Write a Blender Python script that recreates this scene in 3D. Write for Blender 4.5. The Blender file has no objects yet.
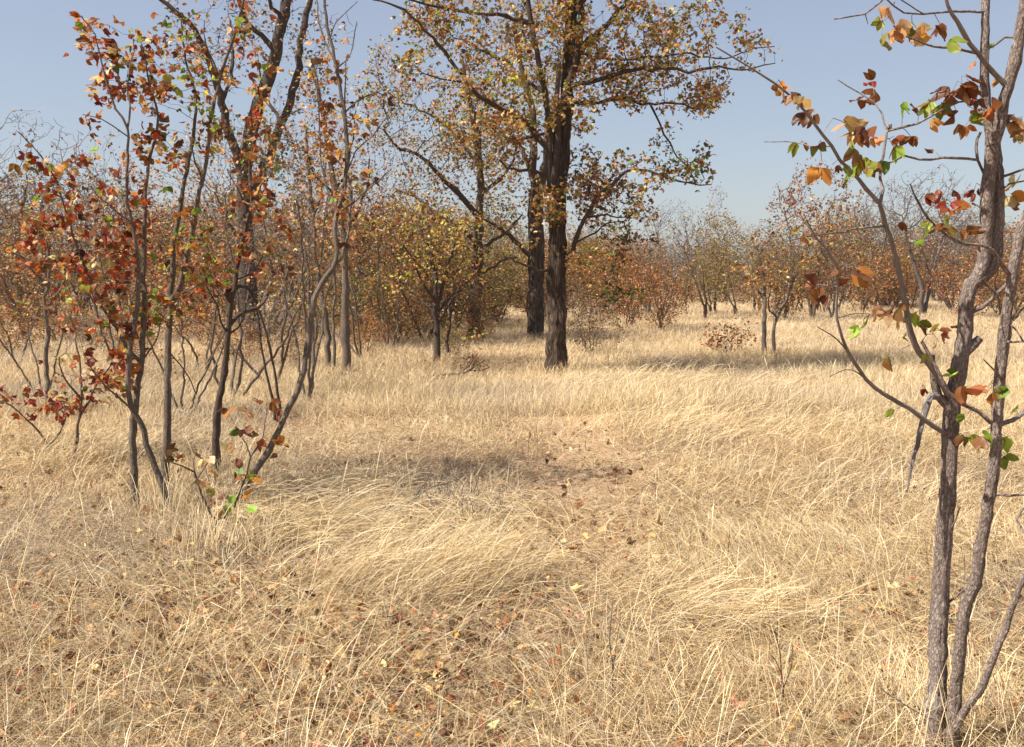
import bpy, math
import numpy as np

rng = np.random.default_rng(7)
C = bpy.context.scene.collection
W, H, F, HOR, CAMH = 1024, 747, 1005.0, 272.0, 1.6
PITCH = math.atan((H / 2 - HOR) / F)
CAM = np.array([0.0, 0.0, CAMH])
FWD = np.array([0, math.cos(PITCH), -math.sin(PITCH)])
UP = np.array([0, math.sin(PITCH), math.cos(PITCH)])
RIGHT = np.array([1.0, 0, 0])


def ray(x, y):
    return FWD * F + RIGHT * (x - W / 2) + UP * (H / 2 - y)


def at(x, y, Y):
    """point of the place seen at pixel x,y at world depth Y"""
    d = ray(x, y)
    return CAM + d * (Y / d[1])


def ground_at(x, y):
    d = ray(x, y)
    return CAM + d * (-CAMH / d[2])


def nrm(v):
    return v / (np.linalg.norm(v, axis=-1, keepdims=True) + 1e-12)


# ------------------------------------------------------------------ noise
def _hash(ix, iy, iz, seed):
    h = (ix * 374761393 + iy * 668265263 + iz * 2147483647 + seed * 974634721) & 0xFFFFFFFF
    h = ((h ^ (h >> 13)) * 1274126177) & 0xFFFFFFFF
    return ((h ^ (h >> 16)) & 0xFFFF) / 65535.0


def vnoise(p, seed=0):
    p = np.asarray(p, float)
    i = np.floor(p).astype(np.int64)
    f = p - i
    f = f * f * (3 - 2 * f)
    r = 0
    for dx in (0, 1):
        for dy in (0, 1):
            for dz in (0, 1):
                w = (f[..., 0] if dx else 1 - f[..., 0]) * (f[..., 1] if dy else 1 - f[..., 1]) * (f[..., 2] if dz else 1 - f[..., 2])
                r = r + w * _hash(i[..., 0] + dx, i[..., 1] + dy, i[..., 2] + dz, seed)
    return r


def n2(x, y, s, seed):
    return vnoise(np.stack([np.asarray(x) / s, np.asarray(y) / s, np.zeros_like(np.asarray(x, float)) + .5], -1), seed)


def terrain(x, y):
    return 0.10 * (n2(x, y, 1.7, 3) - .5) + 0.03 * (n2(x, y, .45, 4) - .5)


# ------------------------------------------------------------------ mesh
def make_mesh(name, V, quads=None, tris=None, attrs=None, smooth=True):
    me = bpy.data.meshes.new(name)
    V = np.ascontiguousarray(V, np.float32)
    q = np.zeros((0, 4), np.int32) if quads is None else np.asarray(quads, np.int32).reshape(-1, 4)
    t = np.zeros((0, 3), np.int32) if tris is None else np.asarray(tris, np.int32).reshape(-1, 3)
    me.vertices.add(len(V)); me.vertices.foreach_set('co', V.ravel())
    loops = np.concatenate([q.ravel(), t.ravel()])
    me.loops.add(len(loops)); me.loops.foreach_set('vertex_index', loops)
    n = len(q) + len(t)
    me.polygons.add(n)
    st = np.concatenate([np.arange(len(q)) * 4, len(q) * 4 + np.arange(len(t)) * 3]).astype(np.int32)
    me.polygons.foreach_set('loop_start', st)
    if smooth:
        me.polygons.foreach_set('use_smooth', np.ones(n, bool))
    for k, (typ, dat) in (attrs or {}).items():
        a = me.attributes.new(k, typ, 'POINT')
        a.data.foreach_set('vector' if typ == 'FLOAT_VECTOR' else 'color', np.ascontiguousarray(dat, np.float32).ravel())
    me.update(calc_edges=True)
    return me


def link(name, me, mat, parent=None):
    o = bpy.data.objects.new(name, me)
    C.objects.link(o)
    if mat:
        me.materials.append(mat)
    if parent:
        o.parent = parent
    return o


def tag(o, label=None, cat=None, group=None, kind=None):
    if label: o['label'] = label
    if cat: o['category'] = cat
    if group: o['group'] = group
    if kind: o['kind'] = kind
    return o


def empty(name, loc, label, cat, group=None):
    o = bpy.data.objects.new(name, None)
    o.empty_display_size = .2
    o.location = [float(v) for v in loc]
    C.objects.link(o)
    return tag(o, label, cat, group)


# ------------------------------------------------------------------ materials
def mat_new(name):
    m = bpy.data.materials.new(name); m.use_nodes = True
    nt = m.node_tree; nt.nodes.clear()
    out = nt.nodes.new('ShaderNodeOutputMaterial')
    return m, nt, out


def N(nt, t, **kw):
    n = nt.nodes.new(t)
    for k, v in kw.items():
        if k in n.inputs: n.inputs[k].default_value = v
        else: setattr(n, k, v)
    return n


def mat_bark(name, c1, c2, scale=1.0, bump=.6, lich=None, crack=.6, stretch=.38):
    m, nt, out = mat_new(name); L = nt.links.new
    at_ = N(nt, 'ShaderNodeAttribute', attribute_name='bk')
    def mapped(sx, sz):
        mp = N(nt, 'ShaderNodeMapping'); mp.inputs['Scale'].default_value = (sx, sx, sz); L(at_.outputs['Vector'], mp.inputs['Vector']); return mp
    n1 = N(nt, 'ShaderNodeTexNoise', Scale=1.0, Detail=8.0, Roughness=.72, Distortion=.6); L(mapped(70 * scale, 70 * scale * stretch).outputs[0], n1.inputs['Vector'])
    vo = N(nt, 'ShaderNodeTexVoronoi', Scale=1.0, feature='DISTANCE_TO_EDGE'); 
    wob = N(nt, 'ShaderNodeVectorMath', operation='ADD'); mp3 = mapped(75 * scale, 75 * scale * stretch * .6)
    L(mp3.outputs[0], wob.inputs[0]); L(n1.outputs['Color'], wob.inputs[1]); L(wob.outputs[0], vo.inputs['Vector'])
    vr = N(nt, 'ShaderNodeValToRGB'); vr.color_ramp.elements[0].position = .0; vr.color_ramp.elements[1].position = .22; L(vo.outputs['Distance'], vr.inputs['Fac'])
    n2_ = N(nt, 'ShaderNodeTexNoise', Scale=1.0, Detail=4.0); L(mapped(9, 3.5).outputs[0], n2_.inputs['Vector'])
    cr = N(nt, 'ShaderNodeValToRGB')
    cr.color_ramp.elements[0].position = .34; cr.color_ramp.elements[0].color = (*c1, 1)
    cr.color_ramp.elements[1].position = .64; cr.color_ramp.elements[1].color = (*c2, 1)
    L(n1.outputs['Fac'], cr.inputs['Fac'])
    mx = N(nt, 'ShaderNodeMix', data_type='RGBA', blend_type='MIX')
    cr2 = N(nt, 'ShaderNodeValToRGB'); cr2.color_ramp.elements[0].position = .5; cr2.color_ramp.elements[1].position = .7
    L(n2_.outputs['Fac'], cr2.inputs['Fac'])
    mul = N(nt, 'ShaderNodeMath', operation='MULTIPLY'); mul.inputs[1].default_value = .5
    L(cr2.outputs['Color'], mul.inputs[0]); L(mul.outputs[0], mx.inputs['Factor'])
    L(cr.outputs['Color'], mx.inputs['A']); mx.inputs['B'].default_value = (*(lich or c2), 1)
    mc = N(nt, 'ShaderNodeMix', data_type='RGBA', blend_type='MIX'); inv = N(nt, 'ShaderNodeMath', operation='MULTIPLY_ADD'); inv.inputs[1].default_value = -crack; inv.inputs[2].default_value = crack
    L(vr.outputs[0], inv.inputs[0]); L(inv.outputs[0], mc.inputs['Factor']); L(mx.outputs['Result'], mc.inputs['A']); mc.inputs['B'].default_value = (*c1, 1)
    p = N(nt, 'ShaderNodeBsdfPrincipled', Roughness=.92)
    p.inputs['Specular IOR Level'].default_value = .15
    L(mc.outputs['Result'], p.inputs['Base Color'])
    hh = N(nt, 'ShaderNodeMath', operation='ADD'); hm = N(nt, 'ShaderNodeMath', operation='MULTIPLY'); hm.inputs[1].default_value = .35
    L(vr.outputs[0], hm.inputs[0]); L(n1.outputs['Fac'], hh.inputs[0]); L(hm.outputs[0], hh.inputs[1])
    b = N(nt, 'ShaderNodeBump', Strength=bump, Distance=.014 / scale); L(hh.outputs[0], b.inputs['Height'])
    L(b.outputs[0], p.inputs['Normal']); L(p.outputs[0], out.inputs[0])
    return m


def mat_leaf(name, blotch=.5, trans=.38, nscale=60.0, rough=.5, spot=None):
    m, nt, out = mat_new(name); L = nt.links.new
    a = N(nt, 'ShaderNodeAttribute', attribute_name='Col')
    tc = N(nt, 'ShaderNodeTexCoord')
    no = N(nt, 'ShaderNodeTexNoise', Scale=nscale, Detail=3.0); L(tc.outputs['Object'], no.inputs['Vector'])
    cr = N(nt, 'ShaderNodeValToRGB'); cr.color_ramp.elements[0].position = .5; cr.color_ramp.elements[1].position = .68
    L(no.outputs['Fac'], cr.inputs['Fac'])
    mu = N(nt, 'ShaderNodeMath', operation='MULTIPLY'); mu.inputs[1].default_value = blotch; L(cr.outputs['Color'], mu.inputs[0])
    mx = N(nt, 'ShaderNodeMix', data_type='RGBA', blend_type='MULTIPLY')
    L(mu.outputs[0], mx.inputs['Factor']); L(a.outputs['Color'], mx.inputs['A']); mx.inputs['B'].default_value = (*(spot or (.55, .38, .3)), 1)
    if spot: mx.blend_type = 'MIX'
    p = N(nt, 'ShaderNodeBsdfPrincipled', Roughness=rough); p.inputs['Specular IOR Level'].default_value = .3
    t = N(nt, 'ShaderNodeBsdfTranslucent')
    L(mx.outputs['Result'], p.inputs['Base Color']); L(mx.outputs['Result'], t.inputs['Color'])
    ms = N(nt, 'ShaderNodeMixShader'); ms.inputs[0].default_value = trans
    L(p.outputs[0], ms.inputs[1]); L(t.outputs[0], ms.inputs[2]); L(ms.outputs[0], out.inputs[0])
    return m


M_GRASS = mat_leaf('dry_straw', blotch=0.0, trans=.22, rough=.6)
M_LEAF = mat_leaf('mopane_leaf', blotch=.6, trans=.42, nscale=45)
M_LEAFR = mat_leaf('mopane_leaf_near', blotch=.55, trans=.5, nscale=26, rough=.42, spot=(.26, .095, .035))
M_LEAFFAR = mat_leaf('leaf_far', blotch=.3, trans=.40, nscale=9)
M_LITTER = mat_leaf('fallen_leaf', blotch=.5, trans=.1, nscale=50, rough=.7)
M_BARKR = mat_bark('bark_grey_brown', (.10, .074, .06), (.46, .36, .295), 1.15, .8, (.54, .45, .39), crack=.6, stretch=.85)
M_BARKT = mat_bark('bark_dark_furrowed', (.02, .014, .01), (.19, .13, .09), .4, 1.0, (.28, .195, .14), stretch=.22)
M_BARKP = mat_bark('bark_pale', (.045, .034, .027), (.165, .13, .10), .5, .8, (.22, .18, .145))
M_BARKS = mat_bark('bark_sapling', (.07, .052, .04), (.32, .245, .185), 1.1, .8, (.40, .335, .27), crack=.6, stretch=.5)
M_PALET = mat_bark('branch_pale_grey', (.15, .12, .10), (.34, .285, .245), 1.0, .5, (.40, .35, .31))
M_TWIGD = mat_bark('twig_dark', (.04, .028, .021), (.14, .10, .075), 1.0, .3)
M_TWIGB = mat_bark('twig_brown', (.085, .055, .036), (.20, .138, .092), 1.0, .3)
M_TWIGG = mat_bark('twig_grey', (.09, .072, .062), (.21, .175, .155), 1.0, .3)
M_DEAD = mat_bark('dead_wood', (.12, .10, .095), (.42, .37, .34), .9, .8, (.47, .43, .40))

def mat_soil(name, c1, c2):
    m, nt, out = mat_new(name); L = nt.links.new
    tc = N(nt, 'ShaderNodeTexCoord')
    na = N(nt, 'ShaderNodeTexNoise', Scale=1.1, Detail=6.0); nb = N(nt, 'ShaderNodeTexNoise', Scale=38.0, Detail=6.0, Roughness=.7)
    L(tc.outputs['Object'], na.inputs['Vector']); L(tc.outputs['Object'], nb.inputs['Vector'])
    ca = N(nt, 'ShaderNodeValToRGB'); ca.color_ramp.elements[0].position = .35; ca.color_ramp.elements[1].position = .65
    ca.color_ramp.elements[0].color = (*c1, 1); ca.color_ramp.elements[1].color = (*c2, 1)
    L(na.outputs['Fac'], ca.inputs['Fac'])
    cb = N(nt, 'ShaderNodeValToRGB'); cb.color_ramp.elements[0].position = .3; cb.color_ramp.elements[1].position = .7
    cb.color_ramp.elements[0].color = (.5, .45, .4, 1); cb.color_ramp.elements[1].color = (1.1, 1.05, 1, 1)
    L(nb.outputs['Fac'], cb.inputs['Fac'])
    mx = N(nt, 'ShaderNodeMix', data_type='RGBA', blend_type='MULTIPLY'); mx.inputs['Factor'].default_value = 1
    L(ca.outputs[0], mx.inputs['A']); L(cb.outputs[0], mx.inputs['B'])
    p = N(nt, 'ShaderNodeBsdfPrincipled', Roughness=.95); p.inputs['Specular IOR Level'].default_value = .1
    L(mx.outputs['Result'], p.inputs['Base Color'])
    bu = N(nt, 'ShaderNodeBump', Strength=.7, Distance=.02); L(nb.outputs['Fac'], bu.inputs['Height']); L(bu.outputs[0], p.inputs['Normal'])
    L(p.outputs[0], out.inputs[0]); return m


M_SOIL = mat_soil('soil', (.30, .205, .12), (.40, .26, .16))
M_PATH = mat_soil('path_soil', (.43, .315, .19), (.50, .34, .21))


# ------------------------------------------------------------------ tubes
class Tubes:
    def __init__(s): s.V = []; s.Q = []; s.B = []; s.n = 0

    def add(s, P, R, sides=5, rough=0.0, seed=0, nscale=1.0, cap=True):
        P = np.asarray(P, float); R = np.asarray(R, float); n = len(P)
        if n < 2: return
        T = np.empty_like(P); T[1:-1] = P[2:] - P[:-2]; T[0] = P[1] - P[0]; T[-1] = P[-1] - P[-2]; T = nrm(T)
        ref = np.array([0.31, 0.95, .05]) if abs(T[0, 2]) > .5 else np.array([0.05, .2, .98])
        U = np.empty_like(P); u = nrm(np.cross(T[0], ref))
        for i in range(n):
            u = u - T[i] * np.dot(u, T[i]); u = u / (np.linalg.norm(u) + 1e-9); U[i] = u
        Vv = np.cross(T, U)
        a = np.arange(sides) * 2 * math.pi / sides
        ln = np.concatenate([[0], np.cumsum(np.linalg.norm(np.diff(P, axis=0), axis=1))])
        ca_, sa_ = np.cos(a), np.sin(a)
        rr = R[:, None] * np.ones(sides)
        if rough:
            q = np.stack([np.outer(np.ones(n), ca_) * 2.4 * nscale, np.outer(np.ones(n), sa_) * 2.4 * nscale, np.outer(ln, np.ones(sides)) * 3.2 * nscale], -1)
            f = vnoise(q, seed) - .5
            q2 = q * np.array([2.3, 2.3, 2.6])
            f2 = vnoise(q2, seed + 5) - .5
            rr = rr * (1 + rough * (f * 1.5 + f2 * .9))
        ring = P[:, None] + rr[..., None] * (U[:, None] * ca_[None, :, None] + Vv[:, None] * sa_[None, :, None])
        rb = max(R.max(), .004)
        bk = np.stack([np.outer(np.ones(n), ca_) * rb, np.outer(np.ones(n), sa_) * rb, np.outer(ln, np.ones(sides)) + seed * 1.37], -1)
        i = np.arange(n - 1)[:, None] * sides; j = np.arange(sides)[None]; k = (j + 1) % sides
        q = np.stack([i + j, i + k, i + sides + k, i + sides + j], -1).reshape(-1, 4) + s.n
        s.V.append(ring.reshape(-1, 3)); s.B.append(bk.reshape(-1, 3)); s.Q.append(q); s.n += n * sides

    def build(s, name, mat, parent=None, origin=(0, 0, 0)):
        if not s.V: return None
        me = make_mesh(name, np.concatenate(s.V) - np.asarray(origin), np.concatenate(s.Q), None,
                       {'bk': ('FLOAT_VECTOR', np.concatenate(s.B))})
        return link(name, me, mat, parent)


# ------------------------------------------------------------------ leaves
PAL = {
    'flame': (.36, .088, .02),
    'rust': (.26, .095, .03), 'tan': (.52, .32, .14), 'pale': (.64, .45, .23), 'red': (.24, .035, .018), 'brown': (.15, .065, .03),
    'green': (.17, .26, .03), 'lime': (.32, .37, .055), 'yel': (.52, .36, .06), 'dkgreen': (.045, .075, .018), 'olive': (.17, .14, .035),
    'orange': (.50, .21, .04), 'grey': (.24, .19, .145),
}


def leaf_template(kind, seed):
    """butterfly leaf: two half-oval leaflets from one stalk; returns verts, quads, tris"""
    r = np.random.default_rng(seed)
    V = []; Q = []; T = []
    spread = r.uniform(.25, .6); fold = r.uniform(-.3, .9); curl = r.uniform(-.5, .9)
    for s in (-1, 1):
        if kind == 'near':
            nu, nv = 8, 4
            base = len(V)
            fo = fold + r.uniform(-.3, .3); cu = curl * .7 + r.uniform(-.4, .6); wv = r.uniform(-.09, .09); ph = r.uniform(0, 6)
            wid = r.uniform(.27, .34)
            for i in range(nu + 1):
                u = i / nu
                hw = wid * (max(0., math.sin(math.pi * u ** .78)) ** .8) if 0 < i < nu else .006
                hw *= 1 + .1 * math.sin(9 * u + ph)
                for j in range(nv + 1):
                    v = j / nv * 2 - 1
                    # local: x along, y across, z curl
                    x = u; y = v * hw * (1.25 if v * s > 0 else .75); z = -cu * .35 * u * u + .9 * cu * y * y + wv * math.sin(7 * u + 3 * v + ph)
                    a = s * spread
                    X = x * math.cos(a) - y * math.sin(a); Y = x * math.sin(a) + y * math.cos(a)
                    c, sn = math.cos(fo * s), math.sin(fo * s)
                    V.append((X, Y * math.cos(fo) - z * sn * 0, z + abs(Y) * math.sin(fo)))
            for i in range(nu):
                for j in range(nv):
                    b = base + i * (nv + 1) + j
                    Q.append((b, b + 1, b + nv + 2, b + nv + 1))
        else:
            base = len(V); a = s * spread; wid = r.uniform(.25, .33)
            for (x, y, z) in ((0, 0, 0), (.45, -wid, .06), (1, .04, -.12 * curl), (.5, wid * .9, .1 * curl)):
                X = x * math.cos(a) - y * math.sin(a); Y = x * math.sin(a) + y * math.cos(a)
                V.append((X, Y * math.cos(fold), z + abs(Y) * math.sin(fold)))
            T += [(base, base + 1, base + 2), (base, base + 2, base + 3)]
    return np.array(V), np.array(Q, int).reshape(-1, 4), np.array(T, int).reshape(-1, 3)


NEAR = [leaf_template('near', s) for s in range(10)]
FAR = [leaf_template('far', s) for s in range(40, 48)]


def frames(d, r, roll=None):
    """x axis along d, random roll"""
    d = nrm(d); n = len(d)
    t = r.normal(size=(n, 3)); t[:, 2] += .8
    y = nrm(np.cross(t, d)); z = np.cross(d, y)
    return np.stack([d, y, z], -1)


class Leaves:
    def __init__(s, kind='far', seed=0):
        s.P = []; s.D = []; s.S = []; s.Cc = []; s.kind = kind; s.r = np.random.default_rng(seed)

    def add(s, P, D, S, Col):
        s.P.append(np.atleast_2d(P)); s.D.append(np.atleast_2d(D)); s.S.append(np.atleast_1d(S)); s.Cc.append(np.atleast_2d(Col))

    def arrays(s):
        tm = NEAR if s.kind == 'near' else FAR
        P = np.concatenate(s.P); D = np.concatenate(s.D); S = np.concatenate(s.S); Cl = np.concatenate(s.Cc)
        M = frames(D, s.r); which = s.r.integers(0, len(tm), len(P))
        Vs = []; Qs = []; Ts = []; Cs = []; n = 0
        for k, (v, q, t) in enumerate(tm):
            m_ = which == k; c = m_.sum()
            if not c: continue
            X = np.einsum('nij,kj->nki', M[m_], v) * S[m_][:, None, None] + P[m_][:, None]
            Vs.append(X.reshape(-1, 3))
            cl = Cl[m_]; g = cl[:, 1] > cl[:, 0] * .95
            c2 = cl * s.r.uniform(.7, 1.55, (c, 1)) * s.r.uniform(.88, 1.12, (c, 3))
            br = np.array([.24, .10, .035]) * s.r.uniform(.6, 1.4, (c, 1)); gb = g & (s.r.random(c) < .28); c2[gb] = br[gb]
            u = np.clip(v[:, 0], 0, 1)[None] * s.r.choice([-1, 1], (c, 1)) + v[:, 1][None] * s.r.uniform(-1.6, 1.6, (c, 1)) + s.r.uniform(-.3, .6, (c, 1))
            k2 = (1 / (1 + np.exp(-7 * u)))[..., None]
            cc = cl[:, None] * (1 - k2) + np.clip(c2, .005, .85)[:, None] * k2
            Cs.append(cc.reshape(-1, 3))
            off = (n + np.arange(c) * len(v))[:, None, None]
            if len(q): Qs.append((q[None] + off).reshape(-1, 4))
            if len(t): Ts.append((t[None] + off).reshape(-1, 3))
            n += c * len(v)
        V = np.concatenate(Vs); Cs = np.concatenate(Cs); Cs = np.concatenate([Cs, np.ones((len(Cs), 1))], 1)
        return V, (np.concatenate(Qs) if Qs else None), (np.concatenate(Ts) if Ts else None), Cs

    def build(s, name, mat, parent=None, origin=(0, 0, 0)):
        if not s.P: return None
        V, Q, T, Cs = s.arrays()
        me = make_mesh(name, V - np.asarray(origin), Q, T, {'Col': ('FLOAT_COLOR', Cs)}, smooth=(s.kind == 'near'))
        return link(name, me, mat, parent)


def pick_cols(mix, n, r, jit=.22):
    ks = list(mix); w = np.array([mix[k] for k in ks], float); w /= w.sum()
    c = np.array([PAL[k] for k in ks])[r.choice(len(ks), n, p=w)]
    return np.clip(c * (1 + jit * r.normal(size=(n, 1))) * (1 + .08 * r.normal(size=(n, 3))), .008, .85)


# ------------------------------------------------------------------ tree skeleton
class Tree:
    def __init__(s, seed):
        s.r = np.random.default_rng(seed); s.seed = seed
        s.P = []; s.par = []; s.rad = []; s.px = []; s.stem = []
        s.mixat = []; s.mat = {}
        s.stems = []      # (node idx list, part name or None)

    def node(s, p, par, rad, px=None, stem=-1):
        s.P.append(np.asarray(p, float)); s.par.append(par); s.rad.append(rad)
        s.px.append(px if px is not None else proj(p)); s.stem.append(stem)
        return len(s.P) - 1

    def trace(s, pts, w0, w1, Y0=None, dd=0.0, part=None, step=.12, wig=.012, root=None):
        """a stem traced through pixels; Y0: depth of its foot (else it leaves the nearest stem), dd: how much depth it gains"""
        pts = np.array(pts, float)
        par = -1
        if Y0 is None:
            d = np.linalg.norm(np.array(s.px) - pts[0], axis=1)
            par = int(np.argmin(d)); Y0 = s.P[par][1]
            pts[0] = s.px[par]
        t = np.linspace(0, 1, len(pts))
        world = np.array([at(x, y, Y0 + dd * k) for (x, y), k in zip(pts, t)])
        return s._poly(world, w0 * .5 * Y0 / F, w1 * .5 * (Y0 + dd) / F, par, part, step, wig)

    def _poly(s, world, r0, r1, par, part, step, wig):
        # catmull-rom
        A = np.concatenate([[2 * world[0] - world[1]], world, [2 * world[-1] - world[-2]]])
        out = []
        for i in range(1, len(A) - 2):
            n = max(1, int(np.linalg.norm(A[i + 1] - A[i]) / step))
            for k in range(n):
                t = k / n
                out.append(.5 * (2 * A[i] + (A[i + 1] - A[i - 1]) * t + (2 * A[i - 1] - 5 * A[i] + 4 * A[i + 1] - A[i + 2]) * t * t + (3 * A[i] - A[i - 1] - 3 * A[i + 1] + A[i + 2]) * t ** 3))
        out.append(world[-1]); out = np.array(out)
        out[1:] += s.r.normal(size=out[1:].shape) * wig
        k = np.linspace(0, 1, len(out)); rad = r0 + (r1 - r0) * k
        rad = rad * (1 + .07 * np.maximum(0, s.r.normal(size=len(rad))) ** 2 * (s.r.random(len(rad)) < .3)) * (1 + .025 * s.r.normal(size=len(rad)))
        idx = []; sid = len(s.stems)
        for i, (p, r_) in enumerate(zip(out, rad)):
            if i == 0 and par >= 0:
                idx.append(par); continue
            par = s.node(p, par, r_, stem=sid); idx.append(par)
        s.stems.append((idx, part, r0))
        return idx

    def colonize(s, A, step=.14, kill=.2, infl=3.0, it=120, jit=.25, trop=(0, 0, .05), start=0, maxn=9000, only=None):
        r = s.r; A = np.asarray(A, float)
        P = np.array(s.P)
        if only is not None:
            ok = np.zeros(len(P), bool); ok[only] = True
        else:
            ok = np.ones(len(P), bool); ok[:start] = False
        idx = np.nonzero(ok)[0]
        near = np.full(len(A), -1); dist = np.full(len(A), 1e9)

        def upd(ids):
            ids = np.asarray(ids); Q = np.array([s.P[i] for i in ids])
            for c in range(0, len(A), 2000):
                D = np.linalg.norm(A[c:c + 2000, None] - Q[None], axis=2)
                j = D.argmin(1); m_ = D[np.arange(len(j)), j]
                b = m_ < dist[c:c + 2000]
                dist[c:c + 2000][b] = m_[b]; near[c:c + 2000][b] = ids[j[b]]
        upd(idx)
        new_all = []
        cnt = {}
        for _ in range(it):
            act = dist < infl
            if not act.any() or len(s.P) > maxn: break
            ni = near[act]; dirs = nrm(A[act] - np.array(s.P)[ni])
            u, inv = np.unique(ni, return_inverse=True)
            S = np.zeros((len(u), 3)); np.add.at(S, inv, dirs)
            S = nrm(nrm(S) + jit * r.normal(size=S.shape) + np.array(trop))
            ids = []
            for k, q in enumerate(u):
                c = cnt.get(q, 0)
                if c > 3: continue
                cnt[q] = c + 1
                ids.append(s.node(s.P[q] + S[k] * step, int(q), 0.0))
            if not ids: break
            new_all += ids
            upd(ids)
            keep = dist > kill
            A = A[keep]; near = near[keep]; dist = dist[keep]
            if not len(A): break
        return new_all

    def finish(s, rtip=.003, pw=2.4):
        n = len(s.P); s.kids = [[] for _ in range(n)]
        for i, p_ in enumerate(s.par):
            if p_ >= 0: s.kids[p_].append(i)
        acc = np.zeros(n); s.load = np.zeros(n)
        rad = np.array(s.rad)
        for i in range(n - 1, -1, -1):      # children always come after their parents
            if not s.kids[i]: acc[i] = rtip ** pw; s.load[i] = 1
            if rad[i] <= 0: rad[i] = acc[i] ** (1 / pw)
            if s.par[i] >= 0:
                acc[s.par[i]] += acc[i]; s.load[s.par[i]] += s.load[i] + .2
        for i in range(n):
            p_ = s.par[i]
            if p_ >= 0 and s.stem[i] < 0: rad[i] = min(rad[i], rad[p_] * .92)
        s.R = rad

    def chains(s, nodes):
        """chains of untraced nodes, each starting on its parent"""
        ns = set(nodes); done = set(); out = []
        for i in nodes:
            if i in done: continue
            p_ = s.par[i]
            ch = [p_] if p_ >= 0 else []
            j = i
            while True:
                ch.append(j); done.add(j)
                k = [c for c in s.kids[j] if c in ns and c not in done]
                if not k: break
                j = max(k, key=lambda c: s.R[c])
            out.append(ch)
        return out

    def wood(s, root, mats, origin, twig_mat, rough=.0, sides=8, nscale=1.0, tsides=4, flare=0.0):
        """one mesh per trunk and per traced limb, each with the twigs that grow from it"""
        own = {}
        for i in range(len(s.P)):
            own[i] = s.stem[i] if s.stem[i] >= 0 else own.get(s.par[i], 0)
        tb = [Tubes() for _ in s.stems]
        for k, (idx, prt, r0) in enumerate(s.stems):
            P = np.array([s.P[i] for i in idx]); R = np.array([s.R[i] for i in idx])
            if s.stem[idx[0]] != k: R[0] = min(R[0], R[1] * 1.25)      # starts on another stem
            if prt and flare: R = R * (1 + flare * np.exp(-np.arange(len(R)) * .6))
            tb[k].add(P, R, sides if prt else (6 if sides > 8 else 5) + (6 if R[0] > .03 else 0), rough * (1 if prt else .6), s.seed + k, nscale)
        tw = [i for i in range(len(s.P)) if s.stem[i] < 0]
        for ch in s.chains(tw):
            P = np.array([s.P[i] for i in ch]); R = np.array([s.R[i] for i in ch])
            if len(ch) > 1: R[0] = R[1]
            R[-1] *= .7
            tb[own[ch[-1]]].add(P, R, tsides if R[0] > .008 else 3, 0, 1)
        for k, (idx, prt, r0) in enumerate(s.stems):
            tb[k].build(prt or 'branch', s.mat.get(k, mats if prt else twig_mat), root, origin)

    def leaf_nodes(s, maxload=3.0):
        return [i for i in range(len(s.P)) if s.stem[i] < 0 and s.load[i] <= maxload]

    def leaf(s, Lv, nodes, per, size, mix, off=.05, droop=-.5, skip=0.0):
        r = s.r; nodes = [n for n in nodes if r.random() > skip]
        if not nodes: return
        c = r.poisson(per, len(nodes)); ids = np.repeat(nodes, c); n = len(ids)
        if not n: return
        P = np.array(s.P)[ids] + r.normal(size=(n, 3)) * off
        D = r.normal(size=(n, 3)); D[:, 2] = D[:, 2] * .7 + droop
        cols = pick_cols(mix, n, r)
        px = np.array([proj(q) for q in P]) if s.mixat else None
        for (x, y, rad, mx_) in s.mixat:
            m_ = ((px - (x, y)) ** 2).sum(1) < (rad * r.uniform(.5, 1.2, n)) ** 2
            if m_.any(): cols[m_] = pick_cols(mx_, int(m_.sum()), r)
        Lv.add(P, D, size * r.uniform(.6, 1.2, n), cols)


def proj(p):
    v = np.asarray(p, float) - CAM; d = v @ FWD
    d = d if d > .2 else .2
    return np.array([W / 2 + F * (v @ RIGHT) / d, H / 2 - F * (v @ UP) / d])


def blob(r, cx, cy, rx, ry, Y, dY, n):
    """n points in a cloud seen at pixel cx,cy, dY deep"""
    v = r.normal(size=(n, 3)); v = nrm(v) * (r.random((n, 1)) ** (1 / 2.4))
    c = at(cx, cy, Y); k = Y / F
    return c + v * np.array([rx * k, dY, ry * k])


# ================================================================== SETTING
def ground_sheet():
    xs = np.concatenate([[-700, -300, -120, -60, -30], np.linspace(-14, 14, 113), [30, 60, 120, 300, 700]])
    ys = np.concatenate([[-60, -20, -6, -2], np.linspace(0, 26, 105), [35, 50, 80, 150, 400, 1200]])
    X, Y = np.meshgrid(xs, ys); Z = terrain(X, Y) * np.clip(1 - (np.maximum(np.abs(X) - 14, 0) + np.maximum(Y - 26, 0)) / 20, 0, 1)
    V = np.stack([X, Y, Z], -1).reshape(-1, 3)
    nx = len(xs); i, j = np.meshgrid(np.arange(len(ys) - 1), np.arange(nx - 1), indexing='ij'); b = (i * nx + j).ravel()
    o = link('ground', make_mesh('ground', V, np.stack([b, b + 1, b + nx + 1, b + nx], -1)), M_SOIL)
    tag(o, 'dry reddish sandy soil under the straw grass', 'ground', kind='structure')


ground_sheet()

# ---- path: where the grass is pressed down and the litter shows
PATH = np.array([ground_at(*p)[:2] for p in ((430, 800), (460, 700), (500, 630), (560, 560), (605, 490), (590, 445), (545, 405), (535, 385), (550, 368))])


def path_dist(x, y):
    q = np.stack([x, y], -1); best = np.full(len(q), 1e9)
    for a, b in zip(PATH[:-1], PATH[1:]):
        d = b - a; t = np.clip(((q - a) @ d) / (d @ d), 0, 1)
        best = np.minimum(best, np.linalg.norm(q - a - t[:, None] * d, axis=1))
    return best


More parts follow.
